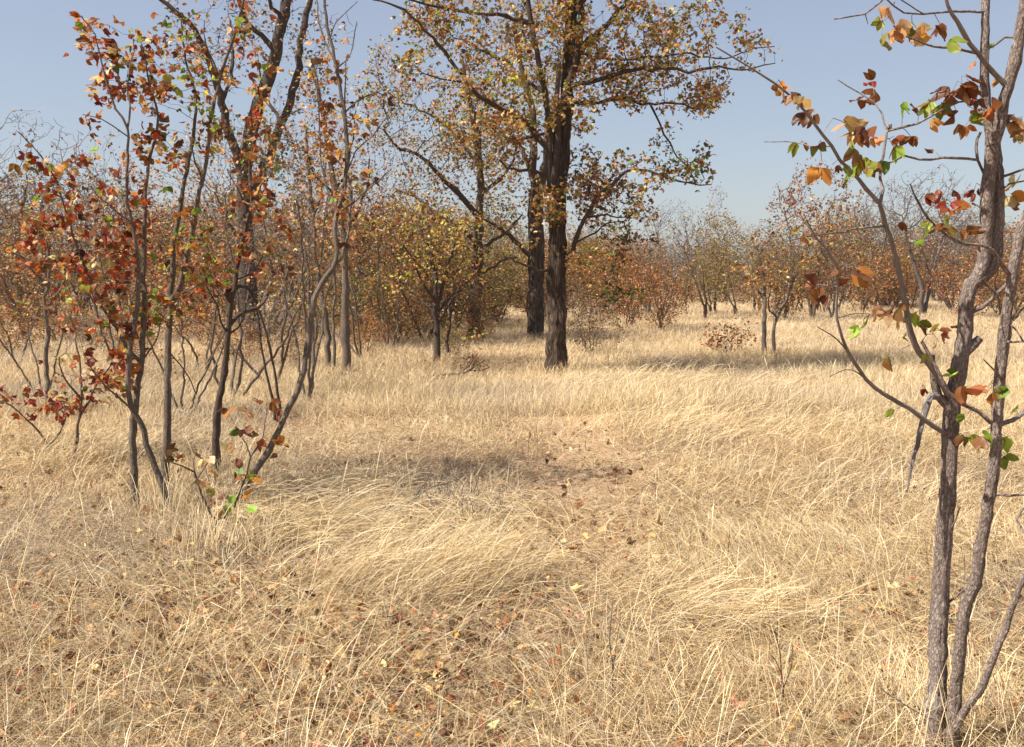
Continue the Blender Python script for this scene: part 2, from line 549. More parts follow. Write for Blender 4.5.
def path_sheet():
    seg = np.linalg.norm(np.diff(PATH, axis=0), axis=1); s_ = np.concatenate([[0], np.cumsum(seg)]); t = np.arange(0, s_[-1], .06)
    P = np.stack([np.interp(t, s_, PATH[:, 0]), np.interp(t, s_, PATH[:, 1])], -1)
    for _ in range(12): P[1:-1] = (P[:-2] + 2 * P[1:-1] + P[2:]) / 4
    T = nrm(np.gradient(P, axis=0)); Nn = np.stack([-T[:, 1], T[:, 0]], -1)
    w = (.30 + .018 * P[:, 1]) * np.clip(np.minimum(t, t[-1] - t) / 1.0, .05, 1)
    wl = w * (.6 + .8 * n2(P[:, 0], P[:, 1], .35, 5)); wr = w * (.6 + .8 * n2(P[:, 0], P[:, 1], .35, 6)); k = np.linspace(-1, 1, 13)
    off = np.where(k[None] < 0, k[None] * wl[:, None], k[None] * wr[:, None])
    XY = P[:, None] + Nn[:, None] * off[..., None]
    Z = terrain(XY[..., 0], XY[..., 1]) + .012
    V = np.concatenate([XY, Z[..., None]], -1).reshape(-1, 3)
    i, j = np.meshgrid(np.arange(len(P) - 1), np.arange(12), indexing='ij'); q = (i * 13 + j).ravel()
    o = link('path', make_mesh('path', V, np.stack([q, q + 13, q + 14, q + 1], -1)), M_PATH)
    tag(o, 'worn footpath of pinkish sandy soil winding through the dry grass', 'path', kind='structure')


path_sheet()
STRAW = np.array([(.67, .505, .265), (.58, .41, .20), (.77, .62, .375), (.47, .325, .155), (.60, .49, .33), (.20, .125, .07), (.36, .28, .19)])


def straw(n, r, w=(4, 3, 2.5, 1.6, 1.6, .7, .8)):
    w = np.array(list(w) + [.8] * (7 - len(w)), float); w /= w.sum()
    c = STRAW[r.choice(len(STRAW), n, p=w)]
    return np.clip(c * (1 + .13 * r.normal(size=(n, 1))), .03, .9)


class Blades:
    def __init__(s): s.V = []; s.Q = []; s.Cc = []; s.n = 0

    def add(s, base, az, tilt0, tilt1, length, width, col, r, seg=3, curl=0.0, pw=1.0, head=None):
        n = len(base)
        az = np.broadcast_to(az, n); tilt0 = np.broadcast_to(tilt0, n); tilt1 = np.broadcast_to(tilt1, n)
        length = np.broadcast_to(length, n); width = np.broadcast_to(width, n); curl = np.broadcast_to(curl, n)
        P = [base]; zmin = base[:, 2] + r.uniform(.004, .05, n)
        fa = r.uniform(0, math.pi, n)
        side0 = None
        rows = []
        p_ = base
        for k in range(seg + 1):
            t = k / seg
            w = width * (1.0 if k < seg else .15) * (.8 if k == 0 else 1) * (head if head and k == seg - 1 else 1)
            a = az + curl * t
            s_ = np.stack([-np.sin(a) * np.cos(fa), np.cos(a) * np.cos(fa), np.sin(fa) * .7], -1)
            rows.append((p_, s_ * w[:, None] * .5))
            if k < seg:
                tt = tilt0 + (tilt1 - tilt0) * ((k + .5) / seg) ** pw
                d = np.stack([np.sin(tt) * np.cos(a), np.sin(tt) * np.sin(a), np.cos(tt)], -1)
                p_ = p_ + d * (length / seg)[:, None]
                p_[:, 2] = np.maximum(p_[:, 2], zmin)
        V = np.empty((n, seg + 1, 2, 3))
        for k, (c, sd) in enumerate(rows):
            V[:, k, 0] = c - sd; V[:, k, 1] = c + sd
        o = s.n + np.arange(n)[:, None] * (2 * seg + 2) + np.arange(seg)[None] * 2
        s.Q.append(np.stack([o, o + 1, o + 3, o + 2], -1).reshape(-1, 4).astype(np.int32))
        s.V.append(V.reshape(-1, 3).astype(np.float32)); s.n += n * (2 * seg + 2)
        s.Cc.append(np.repeat(col, 2 * seg + 2, 0).astype(np.float32))

    def build(s, name):
        Cs = np.concatenate(s.Cc); Cs = np.concatenate([Cs, np.ones((len(Cs), 1), np.float32)], 1)
        return link(name, make_mesh(name, np.concatenate(s.V), np.concatenate(s.Q), None, {'Col': ('FLOAT_COLOR', Cs)}, smooth=False), M_GRASS)


def sample_ground(n, r, y0=296, y1=830, pw=1.0, xr=(-260, 1284)):
    y = y0 + (y1 - y0) * r.random(n) ** pw; x = r.uniform(*xr, n)
    d = FWD[None] * F + RIGHT[None] * (x - W / 2)[:, None] + UP[None] * (H / 2 - y)[:, None]
    p = CAM + d * (-CAMH / d[:, 2])[:, None]
    # shake the rows so that no pattern of the sampling shows on the ground
    p[:, :2] += r.normal(size=(n, 2)) * .05
    p[:, 2] = terrain(p[:, 0], p[:, 1]) * (p[:, 1] < 30)
    return p


def flow(x, y, seed=11):
    """which way the wind has laid the grass"""
    a = 1.0 + 3.2 * (n2(x, y, 2.6, seed) - .5) + 1.8 * (n2(x, y, .9, seed + 1) - .5)
    return a


G = Blades()
GQ = 1.0
r = np.random.default_rng(21)
DULL = lambda x, y: np.clip((n2(x, y, 1.5, 71) - .42) * 3.2 + .9 * np.exp(-(((x + 2.2) / 1.5) ** 2 + ((y - 4.6) / 1.6) ** 2)) + .2 * np.exp(-(((x + .5) / .9) ** 2 + ((y - 8.5) / 1.5) ** 2)), 0, 1)   # where the straw is old and grey


def tone(col, x, y, r):
    k = DULL(x, y)[:, None] * r.random((len(col), 1)) ** .6
    return col * (1 - k) + k * np.array([.40, .31, .21]) * (col.mean(1, keepdims=True) / .42)


# 1 thatch: short straw lying every which way
p = sample_ground(int(440000 * GQ), r, pw=.8)
pd_ = path_dist(p[:, 0], p[:, 1]) / (.36 + .02 * p[:, 1])
p = p[r.random(len(p)) < np.clip(.62 + .5 * (pd_ - .5), .62, 1)]
p = p[r.random(len(p)) < np.clip(2.6 * n2(p[:, 0], p[:, 1], .22, 17) - .35 + .08 * p[:, 1], .18, 1)]
d = p[:, 1]
n = len(p)
G.add(p, r.uniform(0, 6.28, n), r.uniform(.6, 1.5, n), r.uniform(1.1, 2.0, n), r.gamma(3, .042, n) * (1 + .05 * d), np.maximum(.0024, np.minimum(.00048 * d, .0018 + .0002 * d)) * r.uniform(.6, 1.5, n),
      tone(straw(n, r, (3, 4, 1.5, 3, 2, 2.2, 2)), p[:, 0], p[:, 1], r), r, seg=2, curl=r.normal(size=n) * .9)
# 2 tufts: grass in clumps, arching over down the wind
nt_ = int(36000 * GQ)
c = sample_ground(nt_, r, pw=.95)
pdist = path_dist(c[:, 0], c[:, 1])
keep = r.random(nt_) < np.clip((pdist - .30) / .7, .04, 1)
left_low = lambda q: (q[:, 0] < -.6) & (q[:, 1] < 5.4)
keep &= ~(left_low(c) & (r.random(nt_) < .55))
c = c[keep]; nt_ = len(c)
dens = n2(c[:, 0], c[:, 1], 1.1, 31)
c = c[r.random(nt_) < np.clip(dens * 2.6 - .5, .12, 1)]; nt_ = len(c)
k = (r.integers(8, 20, nt_) * (1 + .9 * np.clip((c[:, 1] - 6) / 6, 0, 1))).astype(int)
ti = np.repeat(np.arange(nt_), k); n = len(ti)
b = c[ti].copy(); dep = b[:, 1]
sp = .03 + .004 * dep + .02 * np.maximum(dep - 6, 0)
b[:, :2] += r.normal(size=(n, 2)) * sp[:, None]
hgt = (.09 + .21 * n2(c[:, 0], c[:, 1], 1.1, 41) ** 1.5 + .06 * np.clip((c[:, 1] - 6) / 8, 0, 1)) * r.uniform(.7, 1.25, nt_)
hgt *= np.where(left_low(c), .75, 1)
lean = n2(c[:, 0], c[:, 1], 1.2, 51)
mess = .5 + .4 * np.clip((c[:, 1] - 6) / 6, 0, 1) + 1.3 * n2(c[:, 0], c[:, 1], .8, 61) + np.where(left_low(c), .5, 0)
az = flow(c[:, 0], c[:, 1])[ti] + r.normal(size=n) * mess[ti]
flat = (.6 * np.clip((7.5 - c[:, 1]) / 3, 0, 1) * (.5 + n2(c[:, 0], c[:, 1], .7, 63)))[ti]
t0 = np.clip(.15 + 1.2 * flat + .6 * lean[ti] + .3 * r.normal(size=n), 0, 1.3)
t1 = np.clip(.7 + 1.6 * flat + 1.5 * lean[ti] + .55 * r.normal(size=n), .1, 2.3)
colt = straw(nt_, r)
col = np.clip(colt[ti] * .75 + straw(n, r) * .25, 0, 1) * (.72 + .5 * n2(c[:, 0], c[:, 1], .6, 65))[ti][:, None]
G.add(b, az, t0, t1, hgt[ti] * r.uniform(.55, 1.3, n), np.maximum(.0021, np.minimum(.00042 * dep, .0017 + .00018 * dep)) * r.uniform(.6, 1.5, n), tone(col, b[:, 0], b[:, 1], r), r, seg=4, curl=r.normal(size=n) * .6)
# 3 single upright stalks with a pale thin head
p = sample_ground(int(6000 * GQ), r, pw=.9)
p = p[path_dist(p[:, 0], p[:, 1]) > .3]; n = len(p)
G.add(p, r.uniform(0, 6.28, n), r.uniform(.0, .5, n), r.uniform(.2, 1.4, n), r.uniform(.2, .5, n), np.maximum(.0019, .0004 * p[:, 1]),
      straw(n, r, (3, 1, 4, .5, 3, .6, .5)), r, seg=5, curl=r.normal(size=n) * .4, head=1.7)
# dark dead stalks of weeds, broken and thin
p = sample_ground(int(9000 * GQ), r, pw=.9)
p = p[n2(p[:, 0], p[:, 1], 1.3, 81) > .52]; n = len(p)
G.add(p, r.uniform(0, 6.28, n), r.uniform(.0, .9, n), r.uniform(.2, 1.3, n), r.uniform(.1, .32, n), np.maximum(.0018, .00036 * p[:, 1]), np.array([.17, .11, .07]) * r.uniform(.6, 1.6, (n, 1)), r, seg=3, curl=r.normal(size=n) * .8)
# 4 far standing grass: one pale mass of stems
y = 11 + 50 * r.random(int(420000 * GQ)) ** 1.5
x = (r.random(len(y)) - .5) * (y * 1.25 + 4)
n = len(y); p = np.stack([x, y, terrain(x, y) * (y < 30)], -1)
hh = .12 + .26 * n2(x, y, 2.4, 91) ** 1.3
G.add(p, flow(x, y) + r.normal(size=n) * 1.4, r.uniform(0, .7, n), r.uniform(.3, 1.9, n), hh * r.uniform(.6, 1.3, n), np.maximum(.0034, .0002 * y) * r.uniform(.6, 1.5, n),
      tone(straw(n, r, (4, 2, 4, .8, 2, .3, .6)), x, y, r), r, seg=3, curl=r.normal(size=n) * .5)


# 5 lodged swathes: long grass combed over in one direction, dark underneath
def swathe(px, py, ang, length, num, sx, sy, t0=.5, t1=1.75, col=(3, 2, 3, 1, 2, .4, .3)):
    q = ground_at(px, py); num = int(num * .62)
    b = np.stack([q[0] + r.normal(size=num) * sx, q[1] + r.normal(size=num) * sy, np.zeros(num)], -1)
    b[:, 2] = terrain(b[:, 0], b[:, 1])
    G.add(b, ang + r.normal(size=num) * .38, np.clip(t0 + .3 * r.normal(size=num), 0, 1.4), np.clip(t1 + .3 * r.normal(size=num), .3, 2.2), .8 * length * r.uniform(.5, 1.25, num),
          np.maximum(.0020, min(.0004 * q[1], .0017 + .00016 * q[1])) * r.uniform(.6, 1.5, num), straw(num, r, col), r, seg=6, curl=r.normal(size=num) * .5 + .1, pw=.8)


for a_ in [(250, 520, -.5, .62, 900, .22, .2), (300, 545, -.15, .68, 1100, .22, .18), (350, 585, .15, .65, 1100, .2, .16), (410, 600, .5, .66, 1200, .2, .15), (450, 590, .75, .62, 1000, .2, .15),
           (330, 500, -.3, .55, 600, .25, .2), (480, 545, 2.6, .5, 500, .22, .2), (540, 520, 2.9, .45, 400, .2, .2),
           (600, 400, .7, .7, 1200, .5, .4), (660, 395, .5, .75, 1200, .5, .4), (720, 400, .2, .7, 1000, .5, .4), (640, 430, .8, .6, 900, .4, .3), (700, 440, .2, .6, 900, .5, .4),
           (700, 630, -.5, .55, 700, .2, .12, .5, 1.7), (650, 610, -.4, .45, 500, .2, .12, .4, 1.6), (760, 590, 2.2, .4, 500, .3, .3, .1, 1.2), (820, 560, 2.3, .4, 500, .4, .3, .3, 1.3),
           (860, 490, .5, .5, 700, .4, .3), (800, 430, .3, .6, 800, .5, .4), (180, 520, 1.9, .42, 400, .2, .15, .1, .9), (230, 560, 1.6, .40, 500, .2, .12, .1, .9), (60, 470, .9, .55, 600, .3, .25), (110, 455, .4, .5, 500, .3, .2),
           (150, 600, 2.6, .4, 300, .3, .2), (900, 700, 1.8, .3, 400, .3, .2, .3, 1.6), (950, 715, 1.2, .28, 500, .12, .1, .1, 1.2), (560, 372, .9, .45, 300, .3, .15, .2, 1.0)]:
    swathe(*a_)
FEET = []      # where trunks come out of the ground

# fallen leaves
Lt = Leaves('near', 3)
p = sample_ground(30000, r, y0=330, pw=.8)
w = .10 + .26 * np.exp(-(path_dist(p[:, 0], p[:, 1]) / .5) ** 2)
for (px, py, s_) in ((200, 590, .7), (60, 640, .8), (965, 640, .5), (1010, 600, .5), (900, 700, .4), (300, 700, .6), (340, 390, 1.2), (100, 480, .8), (880, 610, .3)):
    q = ground_at(px, py); w += .6 * np.exp(-((p[:, 0] - q[0]) ** 2 + (p[:, 1] - q[1]) ** 2) / s_ ** 2)
p = p[r.random(len(p)) < w]; n = len(p)
p[:, 2] += r.uniform(.005, .06, n)
D = r.normal(size=(n, 3)); D[:, 2] *= .4
Lt.add(p, D, np.clip(r.gamma(4, .0085, n) + .008, .01, .055), .85 * pick_cols({'rust': 4, 'tan': 5, 'brown': 3, 'pale': 2, 'red': .3}, n, r))
p = sample_ground(42000, r, y0=330, pw=.75)
w = .11 + .15 * np.exp(-(path_dist(p[:, 0], p[:, 1]) / .6) ** 2) + .5 * np.exp(-(((p[:, 0] + 2) / 1.4) ** 2 + ((p[:, 1] - 4.4) / 1.4) ** 2))
w *= np.clip(3 * n2(p[:, 0], p[:, 1], .5, 83) - .7, .1, 1.5)
p = p[r.random(len(p)) < w]; n = len(p); p[:, 2] += r.uniform(.01, .09, n)
Lt.add(p, r.normal(size=(n, 3)), r.uniform(.008, .026, n), pick_cols({'rust': 4, 'brown': 3, 'red': .5, 'tan': 3, 'orange': 1}, n, r))

# ================================================================== TREES
def groundY(x, y):
    return ground_at(x, y)[1]


def tree_root(name, x, Y, label, cat, group=None):
    q = at(x, 400, Y); q[2] = terrain(q[0], q[1]) if Y < 26 else 0
    FEET.append((q[0], q[1], .12))
    return empty(name, q, label, cat, group), q


def foot(x, Y):
    """pixel row of the soil at depth Y"""
    d = Y
    q = np.array([0, Y, 0.0])
    return proj(q)[1] + 2


# ---------------------------------------------------------------- the near tree on the right
YR = groundY(940, 762)
tR = Tree(101)
root, oR = tree_root('sapling_tree', 945, YR, 'forked young tree with rough grey brown stems and few big leaves at the right edge', 'tree')
A1 = tR.trace([(932, 785), (934, 760), (936, 717), (937, 672), (939, 611), (942, 565), (945, 530), (948, 495), (950, 450), (952, 410), (955, 388), (961, 360), (965, 330), (967, 300), (972, 284), (984, 274), (993, 262), (995, 235), (997, 200), (995, 160), (993, 142)],
              18.5, 13, YR, .10, 'trunk', .02, .0012)
tR.trace([(970, 288), (983, 262), (986, 230), (988, 190), (991, 158), (992, 145)], 13, 13, None, -.02, None, .03, .001)
tR.trace([(992, 145), (988, 115), (984, 80), (985, 40), (986, -10), (988, -80)], 9, 6.5, None, .03, 'trunk', .03, .001)
tR.trace([(993, 145), (1000, 124), (1004, 100), (1013, 72), (1018, 40), (1024, 10), (1030, -60), (1030, -120)], 11.5, 8, None, -.05, 'trunk', .03, .001)
YB = YR - .02
B1 = tR.trace([(950, 778), (952, 752), (954, 717), (958, 666), (965, 611), (976, 578), (980, 550), (984, 530), (989, 500), (994, 465), (997, 426), (999, 390), (1002, 356), (1006, 320), (1011, 286), (1016, 255), (1024, 225), (1036, 180), (1050, 90)],
              12.5, 9, YB, -.12, 'trunk', .02, .001)
tR.trace([(950, 735), (968, 706), (980, 690), (988, 672), (996, 651), (1005, 629), (1015, 599), (1024, 578), (1036, 545), (1044, 480)], 8, 4.5, YB - .05, -.1, 'trunk', .03, .001)
# knob on the main stem
tR.trace([(965, 350), (974, 344), (980, 338)], 14, 8, None, 0, None, .02, 0)
# side limbs
tR.mat[len(tR.stems)] = M_PALET
D1 = tR.trace([(953, 400), (944, 388), (934, 370), (920, 352), (911, 333), (905, 304), (900, 276), (894, 250), (886, 226), (880, 204), (866, 189), (852, 172), (840, 160), (832, 146), (822, 134), (812, 120), (804, 110), (790, 96), (776, 84), (760, 74), (738, 60), (716, 47)],
              7, 1.4, None, -.35, None, .03, .001)
tR.trace([(950, 408), (938, 396), (934, 375), (932, 355)], 10, 5, None, 0, None, .03, .001)
tR.mat[len(tR.stems)] = M_DEAD
tR.trace([(936, 398), (930, 396), (926, 410), (921, 428), (917, 446), (912, 466), (907, 492)], 8, 1.5, None, -.1, None, .02, .001)
tR.trace([(880, 204), (882, 190), (881, 166), (884, 147), (887, 132), (882, 114), (874, 102), (860, 93), (837, 80)], 3.2, 1.2, None, .25, None, .03, .002)
tR.trace([(887, 132), (902, 128), (918, 124), (944, 108), (958, 102), (973, 100)], 2.4, 1.6, None, -.05, None, .03, .002)
tR.trace([(881, 168), (892, 162), (904, 156), (920, 159), (954, 158), (978, 160), (984, 172), (988, 182)], 2.0, 3.0, None, .15, None, .03, .002)
tR.trace([(978, 160), (976, 148), (977, 140), (981, 132)], 3, 2.4, None, 0, None, .03, .001)
tR.trace([(882, 222), (860, 228), (836, 233), (816, 235), (786, 241)], 2.4, 1.2, None, -.2, None, .03, .002)
tR.trace([(830, 150), (812, 147), (795, 142), (764, 142)], 1.6, .8, None, .2, None, .03, .001)
tR.mat[len(tR.stems)] = M_PALET
E1 = tR.trace([(950, 434), (941, 431), (926, 421), (908, 407), (892, 399), (874, 387), (859, 370), (848, 352), (842, 339), (836, 309), (838, 286), (838, 270), (829, 252), (817, 239), (806, 220)], 5.2, 1.4, None, -.3, None, .03, .001)
tR.trace([(866, 378), (852, 370), (838, 372), (830, 376)], 1.6, .8, None, -.1, None, .03, .001)
tR.trace([(846, 348), (836, 338), (817, 327)], 1.8, .8, None, -.1, None, .03, .001)
tR.trace([(998, 428), (990, 422), (978, 412), (962, 404), (948, 392), (940, 375), (930, 356), (922, 342)], 4.5, 3.2, None, -.03, None, .03, .001)
tR.trace([(999, 426), (1013, 420), (1026, 411), (1050, 395)], 5, 4, None, .1, None, .03, .001)
tR.trace([(1012, 279), (998, 258), (986, 246), (964, 244), (946, 235), (928, 218), (918, 202), (910, 184)], 4.5, 1.4, None, -.2, None, .03, .001)
tR.trace([(968, 318), (982, 308), (997, 294), (1008, 284)], 4.5, 4, None, -.06, None, .03, .001)
tR.trace([(996, 296), (984, 282)], 3, 2.4, None, -.02, None, .03, .001)
tR.trace([(1002, 376), (994, 370), (984, 360)], 2.6, 1.2, None, -.1, None, .03, .001)
tR.trace([(1006, 345), (1012, 342), (1024, 341), (1040, 346)], 3, 2, None, -.1, None, .03, .001)
tR.trace([(1008, 322), (1016, 330), (1023, 340)], 2, 1.6, None, -.05, None, .03, .001)
tR.trace([(994, 497), (1010, 496), (1026, 494), (1040, 498)], 3.2, 2, None, -.1, None, .03, .001)
tR.trace([(1040, 498), (1022, 510), (1017, 520), (1024, 532), (1036, 540)], 2, 3, None, -.1, None, .03, .001)
tR.mat[len(tR.stems)] = M_PALET
tR.trace([(1003, 78), (990, 68), (978, 54), (970, 44), (958, 22), (948, 6), (942, -20)], 5.5, 3, None, -.1, None, .03, .001)
tR.trace([(986, 11), (970, 12), (954, 11), (924, 14), (904, 12), (894, 6), (884, -4)], 2.6, 1.5, None, -.15, None, .03, .001)
tR.trace([(978, 54), (958, 49), (934, 47), (918, 41), (906, 36), (894, 26)], 2.8, 1.4, None, -.15, None, .03, .001)
tR.trace([(924, 14), (908, 4), (890, -8)], 1.4, 1, None, -.1, None, .03, .001)
tR.trace([(890, -6), (880, 2), (865, 14), (850, 17), (834, 19)], 2, 1.2, None, -.1, None, .03, .001)
tR.trace([(868, 13), (868, 24)], 1.2, .8, None, 0, None, .03, 0)
tR.trace([(985, 48), (996, 44), (1004, 38), (1016, 37)], 1.8, 2.4, None, -.03, None, .03, .001)
tR.trace([(946, 545), (955, 520), (960, 508)], 2.4, 1.4, None, -.05, None, .03, .001)
tR.trace([(942, 610), (955, 598), (966, 588)], 2.6, 2, None, -.02, None, .03, .001)
tR.trace([(940, 722), (925, 716), (905, 704), (880, 688)], 2, 1.2, YR - .15, .0, None, .03, .002)
tR.trace([(996, 176), (1010, 174), (1026, 168)], 3, 2, None, -.1, None, .03, .001)
tR.trace([(1000, 190), (1010, 184), (1030, 180)], 2, 1.5, None, -.1, None, .03, .001)

LR = Leaves('near', 9)
rr = np.random.default_rng(77)
O, T_, G_, LM, RD, Y_ = {'orange': 2, 'tan': 2, 'pale': 1}, {'tan': 3, 'pale': 2}, {'green': 2, 'lime': 2}, {'lime': 3, 'green': 1}, {'red': 2, 'rust': 1}, {'yel': 2, 'lime': 1}
B_ = {'rust': 3, 'brown': 2, 'orange': .6}
mixGB = {'green': 1, 'lime': 1, 'rust': 1, 'brown': 1}
for (x, y, n_, mix, sz) in [
    (777, 86, 1, T_, 1), (784, 88, 2, B_, 1), (792, 97, 2, B_, .8), (801, 100, 2, T_, 1), (806, 112, 3, B_, 1), (814, 112, 1, B_, .9), (800, 144, 2, G_, .8), (818, 146, 1, G_, 1), (822, 162, 1, B_, 1.2),
    (832, 165, 1, T_, .8), (840, 168, 1, B_, .7), (844, 122, 3, T_, 1.3), (850, 132, 3, T_, 1.1), (852, 145, 2, LM, 1.1), (858, 138, 2, B_, 1), (868, 130, 3, B_, 1.2), (872, 140, 2, T_, .9), (856, 158, 2, B_, 1),
    (862, 160, 2, LM, 1.1), (870, 165, 2, G_, 1), (850, 172, 2, G_, 1.1), (882, 160, 1, G_, .9), (866, 100, 2, B_, 1.1), (872, 82, 2, RD, 1), (876, 92, 1, B_, .9), (890, 128, 1, B_, .8), (894, 136, 1, B_, 1), (894, 147, 2, mixGB, 1.2),
    (904, 104, 2, G_, .8), (916, 112, 2, B_, .9), (922, 110, 1, LM, .9), (934, 120, 2, O, .8), (932, 101, 2, LM, 1.1), (942, 104, 2, mixGB, 1), (952, 92, 3, B_, 1.2), (962, 84, 3, B_, 1.3), (970, 78, 2, B_, 1.2), (956, 110, 2, B_, 1),
    (968, 106, 1, RD, .9), (974, 98, 2, B_, 1), (974, 118, 3, G_, 1), (964, 128, 2, B_, .9), (990, 88, 2, O, .9), (995, 112, 2, B_, 1.1), (1006, 118, 3, B_, 1.1), (1014, 120, 3, O, 1), (1022, 126, 3, O, 1), (1016, 136, 3, T_, .6),
    (883, 22, 1, LM, 1), (882, 38, 1, LM, 1.5), (896, 26, 2, T_, 1.3), (888, 8, 1, O, 1.1), (901, 42, 1, B_, 1), (912, 24, 3, LM, .9), (918, 30, 3, T_, 1.2), (926, 36, 2, O, 1.1), (940, 24, 2, B_, 1), (954, 40, 1, LM, 1.4), (976, 58, 1, T_, .7),
    (990, 48, 2, G_, .6), (936, 152, 1, B_, .8), (912, 138, 3, B_, .8), (928, 196, 3, RD, .7), (938, 198, 2, RD, .7), (946, 204, 3, RD, .8), (955, 208, 2, O, 1), (958, 193, 1, RD, .7), (941, 226, 2, LM, 1), (948, 222, 1, Y_, .8),
    (926, 240, 1, LM, 1.1), (964, 232, 2, mixGB, 1), (974, 190, 3, RD, .7), (972, 203, 1, B_, .6), (1014, 186, 2, O, 1.2), (1006, 196, 2, O, 1.3), (1012, 205, 1, B_, .8), (902, 222, 1, B_, .8), (926, 224, 1, G_, .6),
    (843, 268, 2, B_, .9), (858, 270, 2, B_, 1.2), (862, 280, 1, B_, 1.1), (816, 284, 2, B_, 1), (820, 292, 2, B_, 1.1), (812, 284, 1, T_, .7), (826, 282, 1, B_, .9), (842, 284, 1, B_, 1.2),
    (870, 314, 1, LM, .9), (863, 328, 1, LM, 1.1), (888, 310, 2, T_, 1), (896, 312, 2, B_, 1.1), (900, 322, 1, O, .9), (912, 314, 2, Y_, 1), (920, 322, 2, mixGB, 1), (917, 320, 1, LM, .8), (932, 334, 1, Y_, .9), (940, 330, 2, B_, .8),
    (939, 342, 1, T_, .9), (958, 332, 2, B_, 1), (892, 359, 1, LM, .9), (927, 354, 1, LM, .9), (902, 338, 1, G_, .8), (955, 376, 2, LM, 1.2), (968, 394, 2, B_, 1.2), (990, 384, 1, LM, .9), (986, 395, 2, O, .8), (1010, 388, 1, LM, 1.1),
    (966, 438, 2, LM, 1.1), (982, 434, 2, LM, 1), (1005, 436, 2, LM, 1.2), (1004, 458, 1, G_, 1), (897, 409, 1, Y_, .9), (803, 236, 2, O, .9), (794, 232, 1, LM, .8), (968, 414, 1, G_, .7), (1018, 408, 1, LM, .7), (922, 388, 1, RD, .6)]:
    d2 = np.linalg.norm(np.array(tR.px) - (x, y), axis=1); k = int(np.argmin(d2)); Y = tR.P[k][1] + rr.normal() * .06
    q = at(x, y, Y)
    s0 = tR.P[k]
    md = (s0 + q) / 2 + rr.normal(size=3) * .008 + np.array([0, 0, .012])
    if d2[k] > 3:
        pr = k
        for w_ in (md, q): pr = tR.node(w_, pr, .0013)
    for _ in range(n_):
        dv = nrm(q - s0) * .5 + rr.normal(size=3) * .75 + np.array([0, 0, -.8])
        LR.add(q + rr.normal(size=3) * .006, dv, 0.050 * sz * rr.uniform(.75, 1.1), pick_cols(mix, 1, rr, .15))
tR.finish(.0012)
tR.wood(root, M_BARKR, oR, M_BARKR, rough=.2, sides=28, nscale=5.5, tsides=5)
LR.build('crown', M_LEAFR, root, oR)


# ---------------------------------------------------------------- the left saplings, some 7 m off
def cloud_tree(t, blobs, per, size, mix, kind='far', step=.1, kill=.14, infl=1.2, rtip=.0022, maxload=2.6, off=.03, droop=-.5, jit=.28, skip=0, only=None, trop=(0, 0, .05), maxn=9000, dens=1.0, clump=0):
    A = np.concatenate([blob(t.r, cx, cy, rx, ry, Y, dY, int(n * dens * (1.7 if clump else 1))) for (cx, cy, rx, ry, Y, dY, n) in blobs])
    if clump: A = A[vnoise(A * np.array([1, 1, 1.9]) / clump + t.seed, t.seed) > (.585 if clump < .65 else .53)]
    t.colonize(A, step, kill, infl, jit=jit, only=only, trop=trop, maxn=maxn)
    t.finish(rtip)
    Lv = Leaves(kind, t.seed)
    t.leaf(Lv, t.leaf_nodes(maxload), per, size, mix, off, droop, skip)
    return Lv


MIXL = {'flame': 3, 'rust': 3, 'tan': 2.4, 'brown': 2, 'red': 1.2, 'orange': 2.4, 'green': 1.0, 'lime': .5, 'pale': .9, 'yel': .5}
MIXRED = {'flame': 4, 'rust': 2.4, 'red': 3.4, 'brown': 1.6, 'orange': 1.8, 'tan': 2.6, 'pale': 1.8, 'lime': .5, 'green': .6, 'yel': .4}
MIXG = {'flame': 2, 'rust': 2, 'tan': 1.5, 'orange': 2, 'green': 2, 'lime': 1.2, 'brown': 2, 'yel': 1}

Y1 = groundY(135, 512)
t = Tree(201)
root, o1 = tree_root('sapling', 145, Y1, 'slender sapling of crossing stems with dark red leaves at left', 'sapling')
t.trace([(134, 515), (134, 480), (133, 440), (136, 400), (140, 372), (143, 330), (144, 290), (144, 250), (145, 215), (145, 185), (152, 150), (158, 118), (150, 85), (142, 45)], 8.32, 1.22, Y1, .1, 'stem', .06, .0035)
t.trace([(164, 506), (163, 488), (150, 456), (140, 422), (130, 405), (128, 370), (130, 350), (137, 310), (139, 258), (131, 222), (127, 190), (128, 150), (128, 128), (116, 108), (106, 80), (100, 54), (94, 34), (82, 17)], 6.81, 1.14, Y1 - .2, -.1, 'stem', .06, .0035)
t.trace([(136, 358), (126, 345), (112, 321), (102, 306), (90, 277), (80, 255), (70, 225), (62, 198), (54, 176), (40, 155), (19, 132)], 4.16, 0.92, None, -.5, None, .06, .0035)
t.trace([(139, 256), (125, 252), (110, 244), (86, 226), (74, 214)], 2.57, 1.38, None, .3, None, .06, .0035)
t.trace([(130, 204), (122, 197), (114, 190), (102, 180), (90, 172), (80, 156)], 2.12, 0.92, None, .3, None, .06, .0035)
t.trace([(128, 222), (112, 208), (98, 196), (90, 186)], 1.66, 0.85, None, -.3, None, .06, .0035)
t.trace([(128, 128), (130, 108), (128, 90), (130, 70), (134, 40)], 2.27, 0.92, None, .2, None, .06, .0035)
t.trace([(126, 134), (114, 126), (100, 118), (82, 115)], 1.51, 0.77, None, -.1, None, .06, .0035)
t.trace([(138, 412), (120, 398), (106, 386), (94, 372), (86, 360)], 2.27, 1.07, None, -.4, None, .06, .0035)
t.trace([(146, 360), (156, 340), (160, 322), (166, 312)], 1.89, 1.07, None, .1, None, .06, .0035)
